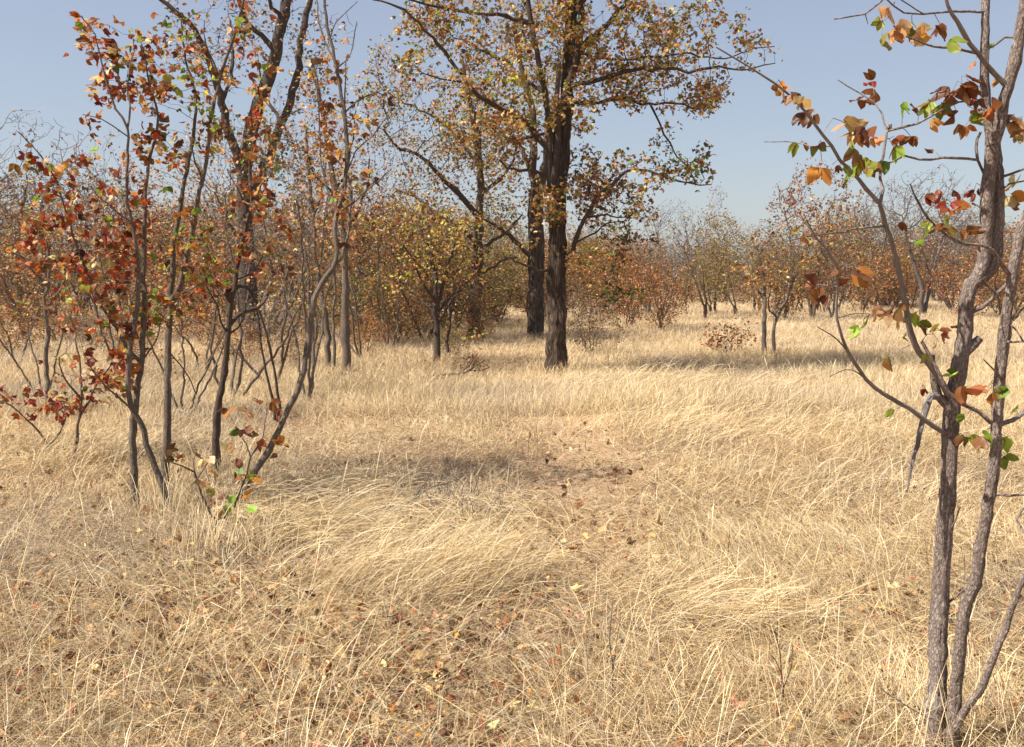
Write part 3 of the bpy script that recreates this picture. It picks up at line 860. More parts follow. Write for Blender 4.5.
b1 = [(90, 28, 9, 12, Y1, .12, 9), (93, 52, 13, 16, Y1, .15, 16), (106, 62, 10, 14, Y1, .15, 12), (98, 82, 14, 12, Y1, .15, 16), (112, 92, 18, 12, Y1, .2, 26), (130, 92, 14, 14, Y1, .2, 16), (128, 62, 8, 18, Y1 + .1, .2, 14), (148, 45, 16, 18, Y1 + .1, .2, 14),
      (150, 85, 16, 20, Y1 + .1, .3, 20), (80, 150, 14, 20, Y1, .2, 22), (84, 117, 10, 6, Y1, .1, 5), (66, 170, 8, 10, Y1, .1, 6), (94, 184, 12, 12, Y1, .2, 12), (70, 220, 36, 22, Y1 - .2, .4, 34), (48, 180, 24, 22, Y1 - .4, .3, 18), (130, 205, 22, 30, Y1, .4, 26), (150, 150, 20, 22, Y1, .3, 18),
      (110, 250, 38, 28, Y1, .5, 44), (90, 290, 30, 26, Y1 - .3, .4, 28), (130, 315, 28, 28, Y1, .4, 40), (112, 372, 22, 26, Y1 - .2, .4, 38), (78, 262, 30, 22, Y1, .4, 24), (40, 240, 30, 34, Y1 - .2, .4, 26)]
Lv = cloud_tree(t, b1, 2.2, .056, MIXRED, 'near', .055, .075, .9, .0016, 2.6, .03, dens=1.25)
t.wood(root, M_BARKS, o1, M_BARKS, rough=.22, sides=11, nscale=3, flare=.3); Lv.build('crown', M_LEAF, root, o1)

Y2 = groundY(166, 494)
t = Tree(202)
root, o2 = tree_root('sapling', 166, Y2, 'straight grey sapling forking into two long upright stems at left', 'sapling')
t.trace([(165, 498), (165, 470), (167, 430), (168, 390), (168, 350), (169, 320), (171, 300), (173, 270), (173, 240), (178, 220), (183, 190), (189, 160), (194, 130), (196, 95), (186, 60), (180, 20)], 9.08, 1.38, Y2, .2, 'stem', .06, .0035)
t.trace([(171, 302), (180, 288), (186, 262), (190, 240), (195, 222), (200, 190), (206, 160), (209, 135), (213, 106), (220, 80), (227, 56), (234, 36), (242, 8), (246, -30)], 5.30, 1.91, None, -.2, 'stem', .06, .0035)
t.trace([(202, 176), (196, 164), (192, 150), (190, 138)], 2.27, 1.22, None, .1, None, .06, .0035)
t.trace([(222, 76), (214, 62), (206, 44), (204, 20)], 1.81, 0.92, None, -.1, None, .06, .0035)
t.trace([(172, 300), (186, 292), (200, 284), (216, 270)], 1.89, 0.92, None, -.3, None, .06, .0035)
t.trace([(170, 330), (160, 312), (152, 290), (150, 262)], 1.97, 0.92, None, .2, None, .06, .0035)
t.trace([(170, 345), (186, 372), (196, 395)], 1.51, 1.07, None, .3, None, .06, .0035)
b2 = [(165, 55, 22, 34, Y2, .3, 30), (190, 35, 22, 28, Y2, .3, 28), (185, 85, 22, 24, Y2, .3, 26), (160, 100, 18, 20, Y2, .3, 18), (205, 75, 20, 34, Y2, .3, 26), (245, 25, 18, 22, Y2, .3, 20), (225, 45, 16, 22, Y2, .3, 16), (185, 150, 26, 30, Y2, .4, 30), (215, 130, 18, 22, Y2, .3, 16), (160, 170, 20, 24, Y2, .3, 18),
      (190, 230, 26, 30, Y2, .4, 26), (160, 250, 20, 26, Y2, .4, 22), (210, 270, 22, 22, Y2, .4, 22), (190, 300, 20, 20, Y2, .4, 18), (235, 85, 14, 14, Y2, .3, 12), (155, 300, 14, 24, Y2, .3, 14)]
Lv = cloud_tree(t, b2, 2.0, .054, MIXG, 'near', .065, .09, .9, .0018, 2.6, .03, dens=1.9)
t.wood(root, M_BARKS, o2, M_BARKS, rough=.22, sides=11, nscale=3, flare=.3); Lv.build('crown', M_LEAF, root, o2)

Y3 = groundY(217, 478)
t = Tree(203)
root, o3 = tree_root('sapling', 217, Y3, 'dark sapling with swollen black joint and low side limb', 'sapling')
t.trace([(217, 484), (216, 440), (217, 415), (222, 390), (226, 355), (229, 325), (231, 302), (234, 288), (238, 262), (243, 240), (250, 214), (252, 196), (250, 170), (254, 140), (262, 100), (258, 60)], 8.32, 1.38, Y3, .2, 'stem', .06, .0035)
t.trace([(228, 300), (229, 296), (229, 290)], 9.84, 8.41, None, -.03, None, .05, 0)
t.trace([(231, 322), (238, 315), (247, 311), (258, 308), (268, 296)], 4.54, 2.29, None, .3, None, .06, .0035)
t.trace([(233, 292), (240, 286), (247, 287), (252, 294), (258, 304)], 4.92, 2.68, None, .2, None, .06, .0035)
t.trace([(231, 336), (238, 328), (244, 318), (246, 302)], 1.81, 1.07, None, .1, None, .06, .0035)
t.trace([(226, 332), (221, 322), (218, 306), (212, 296), (206, 286), (203, 268)], 2.27, 0.99, None, -.2, None, .06, .0035)
t.trace([(250, 214), (244, 200), (236, 186), (228, 172)], 1.66, 0.92, None, -.1, None, .06, .0035)
t.trace([(246, 226), (254, 212), (262, 196), (268, 178)], 1.66, 0.92, None, .1, None, .06, .0035)
t.trace([(240, 280), (252, 272), (262, 258), (266, 244)], 1.66, 0.92, None, .1, None, .06, .0035)
t.trace([(281, 420), (280, 405), (276, 380), (270, 348), (264, 325), (258, 309)], 2.73, 1.99, Y3 + .25, .0, 'stem', .07, .003)
t.trace([(275, 420), (274, 405), (268, 380), (262, 352), (260, 330), (257, 306)], 2.42, 1.99, Y3 + .3, .0, 'stem', .07, .003)
b3 = [(256, 120, 20, 26, Y3, .3, 24), (250, 160, 20, 22, Y3, .3, 26), (272, 160, 18, 22, Y3, .3, 18), (240, 200, 22, 22, Y3, .3, 22), (268, 210, 20, 26, Y3, .3, 28), (255, 250, 20, 20, Y3, .3, 16), (284, 230, 14, 20, Y3, .3, 10), (210, 280, 14, 18, Y3, .2, 12), (270, 270, 14, 16, Y3, .2, 10), (262, 70, 14, 24, Y3, .3, 14)]
Lv = cloud_tree(t, b3, 2.0, .054, MIXL, 'near', .065, .09, .9, .0018, 2.6, .03, dens=1.9)
t.wood(root, M_TWIGD, o3, M_TWIGD, rough=.22, sides=11, nscale=3, flare=.3); Lv.build('crown', M_LEAF, root, o3)

Y5 = groundY(236, 512)
t = Tree(205)
root, o5 = tree_root('sapling', 240, Y5, 'leaning sapling curving right from the small leafy shrub then rising tall', 'sapling')
t.trace([(234, 518), (237, 506), (250, 480), (268, 452), (280, 428), (290, 405), (302, 380), (308, 350), (310, 326), (314, 300), (322, 282), (333, 267), (337, 250), (335, 230), (338, 212), (344, 190), (347, 150), (343, 106), (339, 80), (334, 58), (330, 38), (326, 16), (323, -12), (320, -50)], 7.19, 2.29, Y5, .6, 'stem', .06, .0035)
t.trace([(335, 266), (341, 258), (346, 245), (350, 215), (352, 190), (346, 172), (345, 146), (344, 130), (346, 60)], 2.65, 1.14, None, .2, None, .06, .0035)
t.trace([(338, 214), (350, 205), (362, 195), (378, 180), (392, 168)], 2.27, 0.92, None, -.2, None, .06, .0035)
t.trace([(346, 172), (352, 160), (356, 150), (372, 136), (392, 110)], 1.66, 0.77, None, .1, None, .06, .0035)
t.trace([(343, 112), (352, 106), (366, 96), (376, 92), (388, 95)], 1.97, 1.07, None, .2, None, .06, .0035)
t.trace([(339, 68), (348, 60), (353, 45), (357, 22)], 1.36, 0.77, None, .2, None, .06, .0035)
t.trace([(330, 38), (336, 22), (346, 12), (356, 2)], 1.36, 0.77, None, -.2, None, .06, .0035)
t.trace([(334, 60), (324, 40), (318, 14), (314, -20)], 1.81, 1.07, None, .2, None, .06, .0035)
t.trace([(338, 212), (330, 196), (322, 170), (320, 140), (318, 100), (312, 70)], 2.27, 0.99, None, .2, None, .06, .0035)
b5 = [(325, 165, 18, 24, Y5 + .5, .3, 14), (350, 130, 14, 30, Y5 + .5, .3, 12), (370, 120, 18, 20, Y5 + .4, .3, 12), (330, 60, 14, 30, Y5 + .6, .3, 10), (350, 40, 14, 22, Y5 + .6, .3, 8), (320, 120, 14, 24, Y5 + .6, .3, 8), (360, 180, 20, 16, Y5 + .3, .3, 12), (340, 200, 14, 20, Y5 + .4, .3, 12), (322, 110, 12, 20, Y5 + .4, .3, 6), (345, 235, 16, 14, Y5 + .3, .3, 8)]
Lv = cloud_tree(t, b5, 1.3, .056, {'rust': 4, 'tan': 3, 'brown': 2, 'orange': 2, 'yel': .5, 'green': .3}, 'near', .07, .10, .9, .0018, 2.4, .03, dens=1.8)
t.wood(root, M_BARKS, o5, M_BARKS, rough=.22, sides=11, nscale=3, flare=.3); Lv.build('crown', M_LEAF, root, o5)

# small leafy shrub at its foot
Y6 = groundY(213, 548)
t = Tree(206)
root, o6 = tree_root('shrub', 213, Y6, 'knee high shrub with a few large green and brown leaves at foot of leaning sapling', 'shrub')
t.trace([(213, 552), (214, 535), (215, 520)], 5, 4, Y6, 0, 'stem', .04, .002)
t.trace([(215, 520), (207, 507), (200, 488), (194, 472), (182, 466), (172, 463)], 3, 1.4, None, -.15, None, .04, .002)
t.trace([(215, 520), (226, 516), (234, 508), (240, 490), (247, 474), (250, 456), (256, 450)], 3, 1.4, None, -.1, None, .04, .002)
t.trace([(250, 455), (246, 444), (242, 438)], 1.5, 1, None, -.05, None, .04, .002)
t.trace([(196, 476), (206, 466), (212, 458), (218, 470)], 1.4, .9, None, .15, None, .04, .002)
t.trace([(250, 456), (262, 440), (265, 420), (267, 412)], 1.5, 1, None, .1, None, .04, .002)
t.trace([(193, 474), (194, 462), (196, 452)], 1.3, .9, None, 0, None, .04, .002)
t.trace([(204, 500), (210, 488), (206, 470)], 1.3, .9, None, .1, None, .04, .002)
L6 = Leaves('near', 66)
for (x, y, n_, mix) in [(172, 453, 2, B_), (176, 461, 2, B_), (195, 455, 1, mixGB), (205, 458, 2, O), (212, 468, 2, O), (198, 480, 2, T_), (200, 486, 1, T_), (226, 452, 2, T_), (227, 410, 2, B_), (245, 410, 3, T_), (238, 428, 2, LM), (244, 432, 2, mixGB), (256, 433, 1, B_), (260, 441, 1, B_),
                        (267, 402, 2, B_), (278, 415, 2, B_), (282, 442, 2, O), (286, 446, 1, B_), (280, 457, 1, mixGB), (238, 476, 3, mixGB), (250, 474, 2, LM), (254, 480, 1, O), (243, 497, 1, O), (232, 504, 2, mixGB), (250, 505, 1, LM), (236, 519, 1, LM), (240, 468, 2, B_), (216, 500, 2, T_), (222, 508, 2, T_), (213, 490, 1, Y_)]:
    k = int(np.argmin(np.linalg.norm(np.array(t.px) - (x, y), axis=1))); q = at(x, y, t.P[k][1] + rr.normal() * .04)
    if np.linalg.norm(q - t.P[k]) > .02: t.node(q, k, .0012)
    for _ in range(n_):
        L6.add(q + rr.normal(size=3) * .01, rr.normal(size=3) * .8 + nrm(q - t.P[k]) * .4 + (0, 0, -.3), .062 * rr.uniform(.75, 1.15), pick_cols(mix, 1, rr, .15))
t.finish(.0012); t.wood(root, M_BARKS, o6, M_BARKS, rough=.1, sides=7); L6.build('crown', M_LEAF, root, o6)

# far left: red leafed low shrubs and a thin sapling
Y7 = groundY(76, 468)
t = Tree(207)
root, o7 = tree_root('shrub', 76, Y7, 'waist high shrub with dark red leaves on bent stems in front of crossing saplings', 'shrub')
t.trace([(74, 472), (76, 440), (80, 410), (82, 385), (80, 365), (76, 340)], 4, 1.4, Y7, 0, 'stem', .06, .004)
t.trace([(78, 420), (90, 400), (98, 384), (110, 366), (118, 350)], 3, 1.2, None, .2, None, .06, .004)
t.trace([(80, 400), (70, 385), (62, 372), (58, 356)], 2.4, 1.2, None, -.2, None, .06, .004)
Lv = cloud_tree(t, [(70, 310, 16, 14, Y7, .2, 18), (90, 345, 22, 18, Y7, .3, 26), (68, 370, 22, 18, Y7, .3, 22), (98, 380, 20, 18, Y7, .3, 20), (110, 395, 16, 18, Y7, .3, 16), (84, 400, 22, 14, Y7, .3, 26), (66, 405, 20, 14, Y7, .3, 26), (75, 325, 22, 20, Y7, .4, 26), (104, 360, 24, 24, Y7, .4, 26)], 1.4, .056, MIXRED, 'near', .06, .09, .9, .002, 2.4, .025)
t.wood(root, M_BARKS, o7, M_BARKS, rough=.1, sides=7); Lv.build('crown', M_LEAF, root, o7)

Y8 = groundY(38, 455)
t = Tree(208)
root, o8 = tree_root('shrub', 38, Y8, 'sprawling low shrub of dark red leaves at left edge', 'shrub')
t.trace([(52, 460), (45, 440), (32, 425), (18, 412), (5, 402)], 3, 1.2, Y8, -.2, 'stem', .06, .004)
t.trace([(48, 448), (60, 432), (66, 415), (64, 400)], 2.5, 1.2, None, .1, None, .06, .004)
Lv = cloud_tree(t, [(12, 398, 24, 15, Y8, .5, 80), (40, 408, 24, 13, Y8, .5, 70), (62, 406, 18, 14, Y8, .4, 44)], 1.9, .054, {'red': 4, 'rust': 2, 'flame': 2, 'brown': 1, 'green': .5, 'tan': .6}, 'near', .06, .09, .9, .002, 2.4, .025)
t.wood(root, M_BARKS, o8, M_BARKS, rough=.1, sides=7); Lv.build('crown', M_LEAF, root, o8)

Y9 = groundY(46, 418)
t = Tree(209)
root, o9 = tree_root('sapling', 46, Y9, 'thin wavy sapling standing alone behind the red shrubs at left edge', 'sapling')
t.trace([(47, 420), (48, 390), (46, 360), (48, 330), (45, 296), (50, 270), (46, 240), (40, 215)], 5.5, 2, Y9, .1, 'stem', .08, .006)
t.trace([(46, 312), (56, 296), (66, 276), (72, 255)], 3, 1.4, None, .3, None, .08, .006)
t.trace([(47, 288), (34, 272), (22, 258), (8, 250)], 3, 1.4, None, -.3, None, .08, .006)
Lv = cloud_tree(t, [(20, 260, 30, 26, Y9, .6, 70), (56, 240, 30, 24, Y9, .6, 60), (35, 215, 26, 22, Y9, .5, 30), (70, 280, 20, 22, Y9, .5, 30), (10, 300, 22, 16, Y9, .5, 20)], 1.5, .056, MIXL, 'far', .1, .14, 1.2, .0025, 2.4, .035)
t.wood(root, M_BARKS, o9, M_BARKS, rough=.1, sides=7); Lv.build('crown', M_LEAFFAR, root, o9)

# ---------------------------------------------------------------- middle distance
MIXT = {'tan': 3.0, 'rust': 1.6, 'orange': 2.8, 'olive': 4, 'brown': .8, 'pale': 2.4, 'yel': 3.2, 'green': 1, 'lime': .6, 'red': .2}
YT = 15.8
t = Tree(301)
root, oT = tree_root('tall_tree', 556, YT, 'tallest tree with a thick dark furrowed trunk standing beside the path', 'tree')
t.trace([(556, foot(556, YT) + 4), (556, 362), (557, 330), (557, 290), (557, 250), (558, 200), (561, 160), (565, 125), (567, 98), (569, 60), (571, 20), (573, -40), (570, -110), (566, -170), (560, -230)], 20, 4, YT, .2, 'trunk', .1, .006)
t.trace([(551, 240), (553, 205), (556, 160), (559, 120), (565, 95), (575, 65), (580, 30), (583, -20), (592, -90), (600, -160), (612, -210)], 9.5, 3, None, -.25, None, .12, .01)
t.trace([(549, 250), (550, 200), (550, 160), (549, 125), (545, 92), (538, 60), (532, 25), (527, -10), (518, -70), (505, -140), (495, -190)], 7, 2.5, None, -.3, None, .12, .01)
limbs = [([(571, 60), (580, 50), (595, 36), (609, 22), (628, 0), (650, -30), (680, -70)], 8, 2.5, .8), ([(567, 86), (580, 84), (603, 79), (633, 69), (650, 70), (668, 68), (698, 71), (712, 67), (745, 69), (775, 62)], 6, 1, -.6),
         ([(567, 104), (600, 102), (625, 98), (642, 103), (665, 103), (700, 108), (720, 106)], 5, 1.2, .5), ([(572, 56), (600, 58), (625, 61), (650, 56), (690, 54), (725, 60), (755, 48), (775, 45)], 3.5, 1, .6),
         ([(648, 103), (660, 125), (668, 143), (684, 165), (698, 182)], 3, 1, -.4), ([(533, 20), (505, 16), (480, 14), (450, 9), (428, 5), (400, -2), (370, -10)], 5, 1.5, -.5),
         ([(544, 92), (527, 80), (512, 70), (508, 62), (502, 58), (480, 50), (470, 42), (454, 38)], 5, 1.4, .6), ([(549, 150), (536, 137), (526, 122), (504, 110), (490, 104), (480, 97), (468, 82), (459, 70), (450, 58), (438, 44), (426, 30), (404, 10), (390, 3), (372, 0)], 7.5, 1.6, -.9),
         ([(468, 84), (450, 80), (430, 76), (415, 70)], 3, 1, -.4), ([(550, 172), (528, 171), (507, 168), (500, 160)], 4.5, 2, -.5), ([(562, 132), (545, 134), (530, 138)], 4, 3, -.4), ([(567, 262), (572, 250), (580, 228), (590, 210), (598, 196), (616, 182), (628, 171), (650, 172), (680, 182), (710, 184)], 7, 1.2, -.5),
         ([(584, 220), (600, 215), (620, 218), (645, 210)], 3, 1, .5), ([(568, 245), (590, 236), (606, 224), (622, 222)], 3, 1, .5), ([(528, 10), (500, -30), (460, -60), (420, -80)], 5, 2, 1.0), ([(572, -30), (600, -60), (650, -90), (700, -110)], 5, 2, -1), ([(570, -80), (540, -110), (480, -130), (440, -140)], 5, 2, -1), ([(584, 0), (620, -20), (680, -20), (730, -30)], 5, 1.5, 1.2),
         ([(571, 30), (560, 0), (545, -30), (520, -60)], 5, 2, -1.5), ([(572, 20), (590, -10), (610, -40), (630, -90)], 5, 2, 1.6), ([(568, 290), (582, 293), (596, 296), (604, 300)], 2.5, 1, -.6), ([(550, 272), (538, 270), (520, 262), (505, 256)], 4, 1.5, -.9)]
for pts, w0, w1, dd in limbs: t.trace(pts, w0 * .82, w1 * .9, None, dd, None, .12, .015)
t.mixat = [(690, 165, 34, {'dkgreen': 2, 'green': 2, 'olive': 2, 'rust': 1.4, 'red': .6}), (640, 250, 30, {'green': 1, 'olive': 2, 'rust': 2, 'brown': 1}), (620, 290, 24, {'dkgreen': 2, 'green': 1, 'olive': 1}), (530, 85, 22, {'lime': 1, 'yel': 2, 'green': 1, 'tan': 1}), (600, 190, 34, {'rust': 2, 'brown': 2, 'tan': 1.5, 'olive': 1})]
bT = [(470, 30, 60, 34, YT, 1.4, 330), (420, 20, 40, 24, YT - .4, .9, 120), (510, 70, 40, 44, YT, 1.4, 230), (545, 30, 40, 40, YT, 1.6, 240), (610, 40, 46, 44, YT, 1.5, 250), (660, 60, 50, 40, YT, 1.4, 250), (640, 90, 50, 18, YT, 1.2, 150), (700, 90, 30, 24, YT, .9, 100), (745, 60, 36, 18, YT - .4, .5, 60), (690, 10, 50, 30, YT, 1.4, 150),
      (775, 55, 18, 12, YT - .5, .3, 22), (520, 120, 40, 30, YT - .4, 1.2, 150), (470, 110, 34, 34, YT - .5, 1.1, 120), (430, 60, 36, 34, YT - .6, 1, 100), (575, 110, 30, 30, YT, 1.2, 100), (520, 165, 40, 18, YT - .4, .9, 90), (600, 180, 40, 34, YT - .2, 1.2, 190), (640, 185, 34, 34, YT - .3, 1, 170), (685, 170, 30, 26, YT - .4, .8, 90), (600, 240, 34, 36, YT, 1, 130),
      (640, 225, 26, 24, YT, .8, 70), (620, 292, 20, 8, YT, .4, 20), (700, 180, 14, 20, YT - .4, .4, 30), (555, -60, 110, 60, YT, 2.2, 330), (480, -60, 90, 60, YT, 2, 220), (650, -70, 90, 60, YT, 2, 220), (560, -160, 110, 60, YT, 2, 220), (665, 140, 14, 20, YT, .4, 18), (545, 215, 26, 30, YT - .5, .6, 50)]
Lv = cloud_tree(t, bT, 6.2, .072, MIXT, 'far', .12, .13, 2.2, .0034, 2.6, .055, -.4, maxn=40000, jit=.4, dens=2.7, clump=.6)
t.wood(root, M_BARKT, oT, M_TWIGD, rough=.34, sides=26, nscale=2.6, tsides=4, flare=.12); Lv.build('crown', M_LEAFFAR, root, oT)

YT2 = 24.0
t = Tree(302)
root, o = tree_root('tall_tree', 536, YT2, 'thick brown trunk just behind the tallest tree, forking above head height', 'tree')
t.trace([(535, foot(535, YT2) + 3), (535, 322), (536, 290), (536, 250), (536, 215), (536, 190)], 17, 14, YT2, 0, 'trunk', .15, .008)
t.trace([(536, 192), (532, 172), (534, 140), (530, 100), (520, 60), (515, 20)], 9, 4, None, .5, None, .15, .02)
t.trace([(537, 192), (544, 175), (548, 140), (556, 100), (560, 60)], 9, 4, None, -.5, None, .15, .02)
t.trace([(533, 262), (515, 240), (495, 225), (480, 218)], 5, 2, None, -.5, None, .15, .02)
t.trace([(533, 172), (520, 150), (500, 130), (470, 110)], 5, 2, None, .5, None, .15, .02)
Lv = cloud_tree(t, [(500, 170, 36, 40, YT2, 1.6, 170), (520, 110, 40, 40, YT2, 2, 170), (470, 140, 34, 34, YT2, 1.6, 110), (560, 120, 30, 40, YT2, 1.6, 100), (530, 50, 50, 40, YT2, 2, 120), (495, 220, 26, 22, YT2, 1, 60)], 4.2, .078, MIXT, 'far', .16, .18, 3, .0044, 2.6, .10, dens=3, jit=.4, clump=.8)
t.wood(root, M_BARKT, o, M_TWIGD, rough=.3, sides=16, nscale=1.6); Lv.build('crown', M_LEAFFAR, root, o)

YT3 = 23.0
t = Tree(303)
root, o = tree_root('tree', 474, YT3, 'dark stemmed tree with spreading thin crown left of the two thick trunks', 'tree')
t.trace([(473, foot(473, YT3) + 3), (474, 318), (476, 284), (478, 250), (479, 215), (481, 178), (478, 140), (470, 100), (462, 60)], 13, 3, YT3, .3, 'trunk', .15, .012)
for pts, w0, w1, dd in [([(479, 215), (460, 195), (440, 175), (424, 158), (400, 148), (384, 130)], 6, 2, -1), ([(480, 195), (500, 180), (512, 165), (518, 145)], 4, 2, .6), ([(478, 250), (495, 240), (510, 228), (522, 215)], 4, 1.5, .7), ([(478, 240), (455, 225), (438, 215), (420, 200), (395, 190)], 5, 1.5, .8), ([(476, 280), (500, 262), (515, 256)], 3, 1.5, -.7), ([(480, 160), (450, 130), (430, 115), (400, 100)], 4, 1.5, .6)]:
    t.trace(pts, w0, w1, None, dd, None, .15, .02)
Lv = cloud_tree(t, [(440, 160, 40, 30, YT3, 1.6, 170), (400, 130, 34, 34, YT3, 1.6, 130), (380, 90, 30, 24, YT3, 1.4, 90), (470, 120, 40, 40, YT3, 1.6, 150), (430, 100, 40, 30, YT3, 1.6, 120), (420, 200, 36, 26, YT3, 1.4, 90), (500, 190, 26, 36, YT3, 1.4, 90), (500, 250, 24, 26, YT3, 1.2, 50), (385, 60, 20, 20, YT3, 1, 30)], 4.2, .078, MIXT, 'far', .16, .18, 3, .0044, 2.6, .10, dens=3.4, jit=.4, clump=.8)
t.wood(root, M_TWIGD, o, M_TWIGD, rough=.2, sides=9); Lv.build('crown', M_LEAFFAR, root, o)

YT4 = 17.2
t = Tree(304)
root, o = tree_root('young_tree', 437, YT4, 'low branching young tree with yellow green leaves left of the tallest tree', 'tree')
t.trace([(437, foot(437, YT4) + 2), (437, 345), (436, 320), (436, 295), (434, 270), (428, 248), (420, 228)], 8, 3, YT4, .1, 'trunk', .12, .01)
for pts, w0, w1, dd in [([(437, 300), (446, 275), (452, 250), (456, 228)], 4, 1.4, .4), ([(436, 305), (424, 285), (414, 262), (404, 245)], 3.5, 1.4, -.4), ([(437, 312), (452, 296), (466, 282), (478, 270)], 3, 1.2, .4), ([(436, 310), (420, 300), (405, 292), (396, 280)], 2.5, 1.2, .4), ([(448, 352), (449, 325), (451, 305), (460, 280)], 3.5, 1.4, None)]:
    t.trace(pts, w0, w1, YT4 - .2 if dd is None else None, dd or 0, 'trunk' if dd is None else None, .12, .015)
Lv = cloud_tree(t, [(436, 222, 52, 16, YT4, 1, 150), (410, 240, 30, 22, YT4, .9, 100), (455, 245, 32, 24, YT4, .9, 100), (430, 265, 34, 20, YT4, .8, 80), (470, 270, 20, 20, YT4, .6, 40), (400, 280, 16, 20, YT4, .6, 26), (478, 335, 18, 8, YT4 - .5, .4, 16), (380, 225, 26, 14, YT4, .8, 44)], 4.2, .068, {'yel': 4, 'olive': 3, 'lime': 1.3, 'tan': 2, 'rust': 2, 'pale': 2, 'orange': 1, 'brown': 1}, 'far', .13, .16, 2, .0034, 2.6, .07, dens=2.2, jit=.4)
t.wood(root, M_TWIGD, o, M_TWIGD, rough=.2, sides=8); Lv.build('crown', M_LEAFFAR, root, o)

YT5 = 15.2
for (nm, lab, pts, w0, w1, brs, bl, sd) in [
    ('sapling_tree', 'straight brown trunk, thickest of the stem cluster left of centre', [(346, foot(346, YT5) + 2), (346, 350), (345, 320), (345, 280), (344, 240), (339, 206), (334, 182), (328, 150), (324, 125), (318, 90), (312, 60)], 9.5, 2.5, [([(344, 240), (356, 215), (366, 190), (370, 160)], 3.5, 1.4, .6), ([(340, 206), (330, 190), (316, 176), (306, 150)], 3, 1.4, -.5), ([(336, 190), (346, 170), (352, 140), (356, 110)], 3, 1.2, .4)], [(350, 190, 30, 30, 60), (318, 160, 24, 34, 50), (350, 130, 24, 34, 40), (316, 90, 24, 30, 34), (346, 372, 14, 10, 16), (366, 220, 20, 20, 34)], 311),
    ('sapling_tree', 'pale leaning grey trunk in the cluster of stems left of centre', [(328, foot(328, YT5 + .4) + 2), (328, 355), (326, 320), (322, 295), (317, 270), (314, 240), (312, 205), (308, 170), (306, 130)], 6.5, 2, [([(314, 240), (300, 220), (292, 200)], 2.6, 1.2, .4), ([(312, 210), (322, 190), (326, 160)], 2.4, 1.2, .3)], [(300, 205, 22, 24, 44), (312, 150, 22, 34, 44), (290, 240, 18, 18, 24)], 312),
    ('sapling_tree', 'thin dark stem between the pale and the brown trunk left of centre', [(334, foot(334, YT5 + .2) + 2), (334, 345), (333, 318), (335, 295), (335, 270), (338, 240)], 3.8, 1.6, [([(335, 320), (340, 316), (345, 312)], 1.6, 1, .1)], [(340, 232, 18, 18, 24), (330, 215, 16, 16, 18)], 313),
    ('sapling_tree', 'slim grey stem at the left of the cluster of stems left of centre', [(313, foot(313, YT5 + .7) + 2), (313, 350), (312, 325), (309, 300), (308, 270), (304, 240), (302, 200)], 4.5, 1.6, [([(308, 270), (296, 250), (288, 235)], 2, 1, .4)], [(296, 225, 22, 20, 34), (304, 190, 16, 20, 22)], 314)]:
    t = Tree(sd); yy = YT5 + {311: 0, 312: .4, 313: .2, 314: .7}[sd]
    root, o = tree_root(nm, pts[0][0], yy, lab, 'tree')
    t.trace(pts, w0, w1, yy, .1, 'trunk', .12, .008)
    for q_, a_, b_, dd in brs: t.trace(q_, a_, b_, None, dd, None, .12, .012)
    Lv = cloud_tree(t, [(cx, cy, rx, ry, yy, .8, n_) for (cx, cy, rx, ry, n_) in bl], 2.6, .066, {'rust': 3, 'tan': 2.4, 'orange': 2, 'brown': 2, 'pale': 1.2, 'yel': .8, 'olive': 1}, 'far', .13, .17, 2, .0032, 2.6, .07, dens=1.6, jit=.4)
    t.wood(root, M_BARKS, o, M_TWIGD, rough=.2, sides=9); Lv.build('crown', M_LEAFFAR, root, o)

YT6 = 20.5
t = Tree(306)
root, o = tree_root('tall_tree', 252, YT6, 'big pale grey tree forking high behind the left saplings', 'tree')
t.trace([(252, foot(252, YT6) + 3), (251, 325), (248, 290), (246, 250), (244, 210), (245, 170), (250, 135), (257, 110), (266, 86), (274, 60), (280, 30), (286, 5), (292, -40), (296, -100), (292, -160)], 20, 5, YT6, .3, 'trunk', .14, .01)
for pts, w0, w1, dd in [([(245, 180), (238, 155), (231, 138), (222, 104), (216, 80), (208, 58), (202, 40), (188, 22), (168, 4), (140, -20)], 10, 3, -1), ([(247, 215), (262, 172), (278, 132), (290, 100), (297, 76), (300, 50), (304, 20), (311, -5), (325, -50), (330, -90)], 10, 4, .8), ([(276, 52), (262, 36), (250, 24), (240, 4), (230, -30)], 6, 2.5, -.6), ([(222, 104), (230, 80), (232, 52), (230, 20)], 4, 2, .6), ([(282, 22), (268, 0), (250, -30)], 5, 2, -.8),
                        ([(246, 250), (232, 230), (222, 205), (214, 190)], 3.5, 1.5, -.6), ([(250, 140), (262, 160), (275, 172)], 4, 2, -.5), ([(262, 96), (280, 120), (292, 140)], 4, 2, -.6)]:
    t.trace(pts, w0, w1, None, dd, None, .14, .02)
t.mixat = [(282, 150, 44, {'dkgreen': 4, 'green': 1, 'rust': 1.2, 'olive': 1})]
A_ = [(230, 20, 60, 50, YT6, 1.8, 150), (290, 20, 40, 40, YT6, 1.6, 120), (320, 50, 26, 50, YT6, 1.2, 70), (200, 60, 40, 40, YT6, 1.5, 90), (250, -60, 110, 50, YT6, 2.2, 220), (220, 130, 30, 30, YT6, 1, 60), (300, 110, 26, 30, YT6, 1.2, 70), (278, 150, 26, 40, YT6 - .5, 1, 700), (296, 175, 20, 24, YT6 - .4, .8, 200)]
Lv = cloud_tree(t, A_, 2.8, .072, {'rust': 2.6, 'tan': 2.6, 'brown': 2, 'olive': 2, 'dkgreen': 2.6, 'pale': 1.4, 'orange': 1}, 'far', .17, .2, 2.6, .0042, 2.6, .09, dens=2, jit=.4, clump=.7)
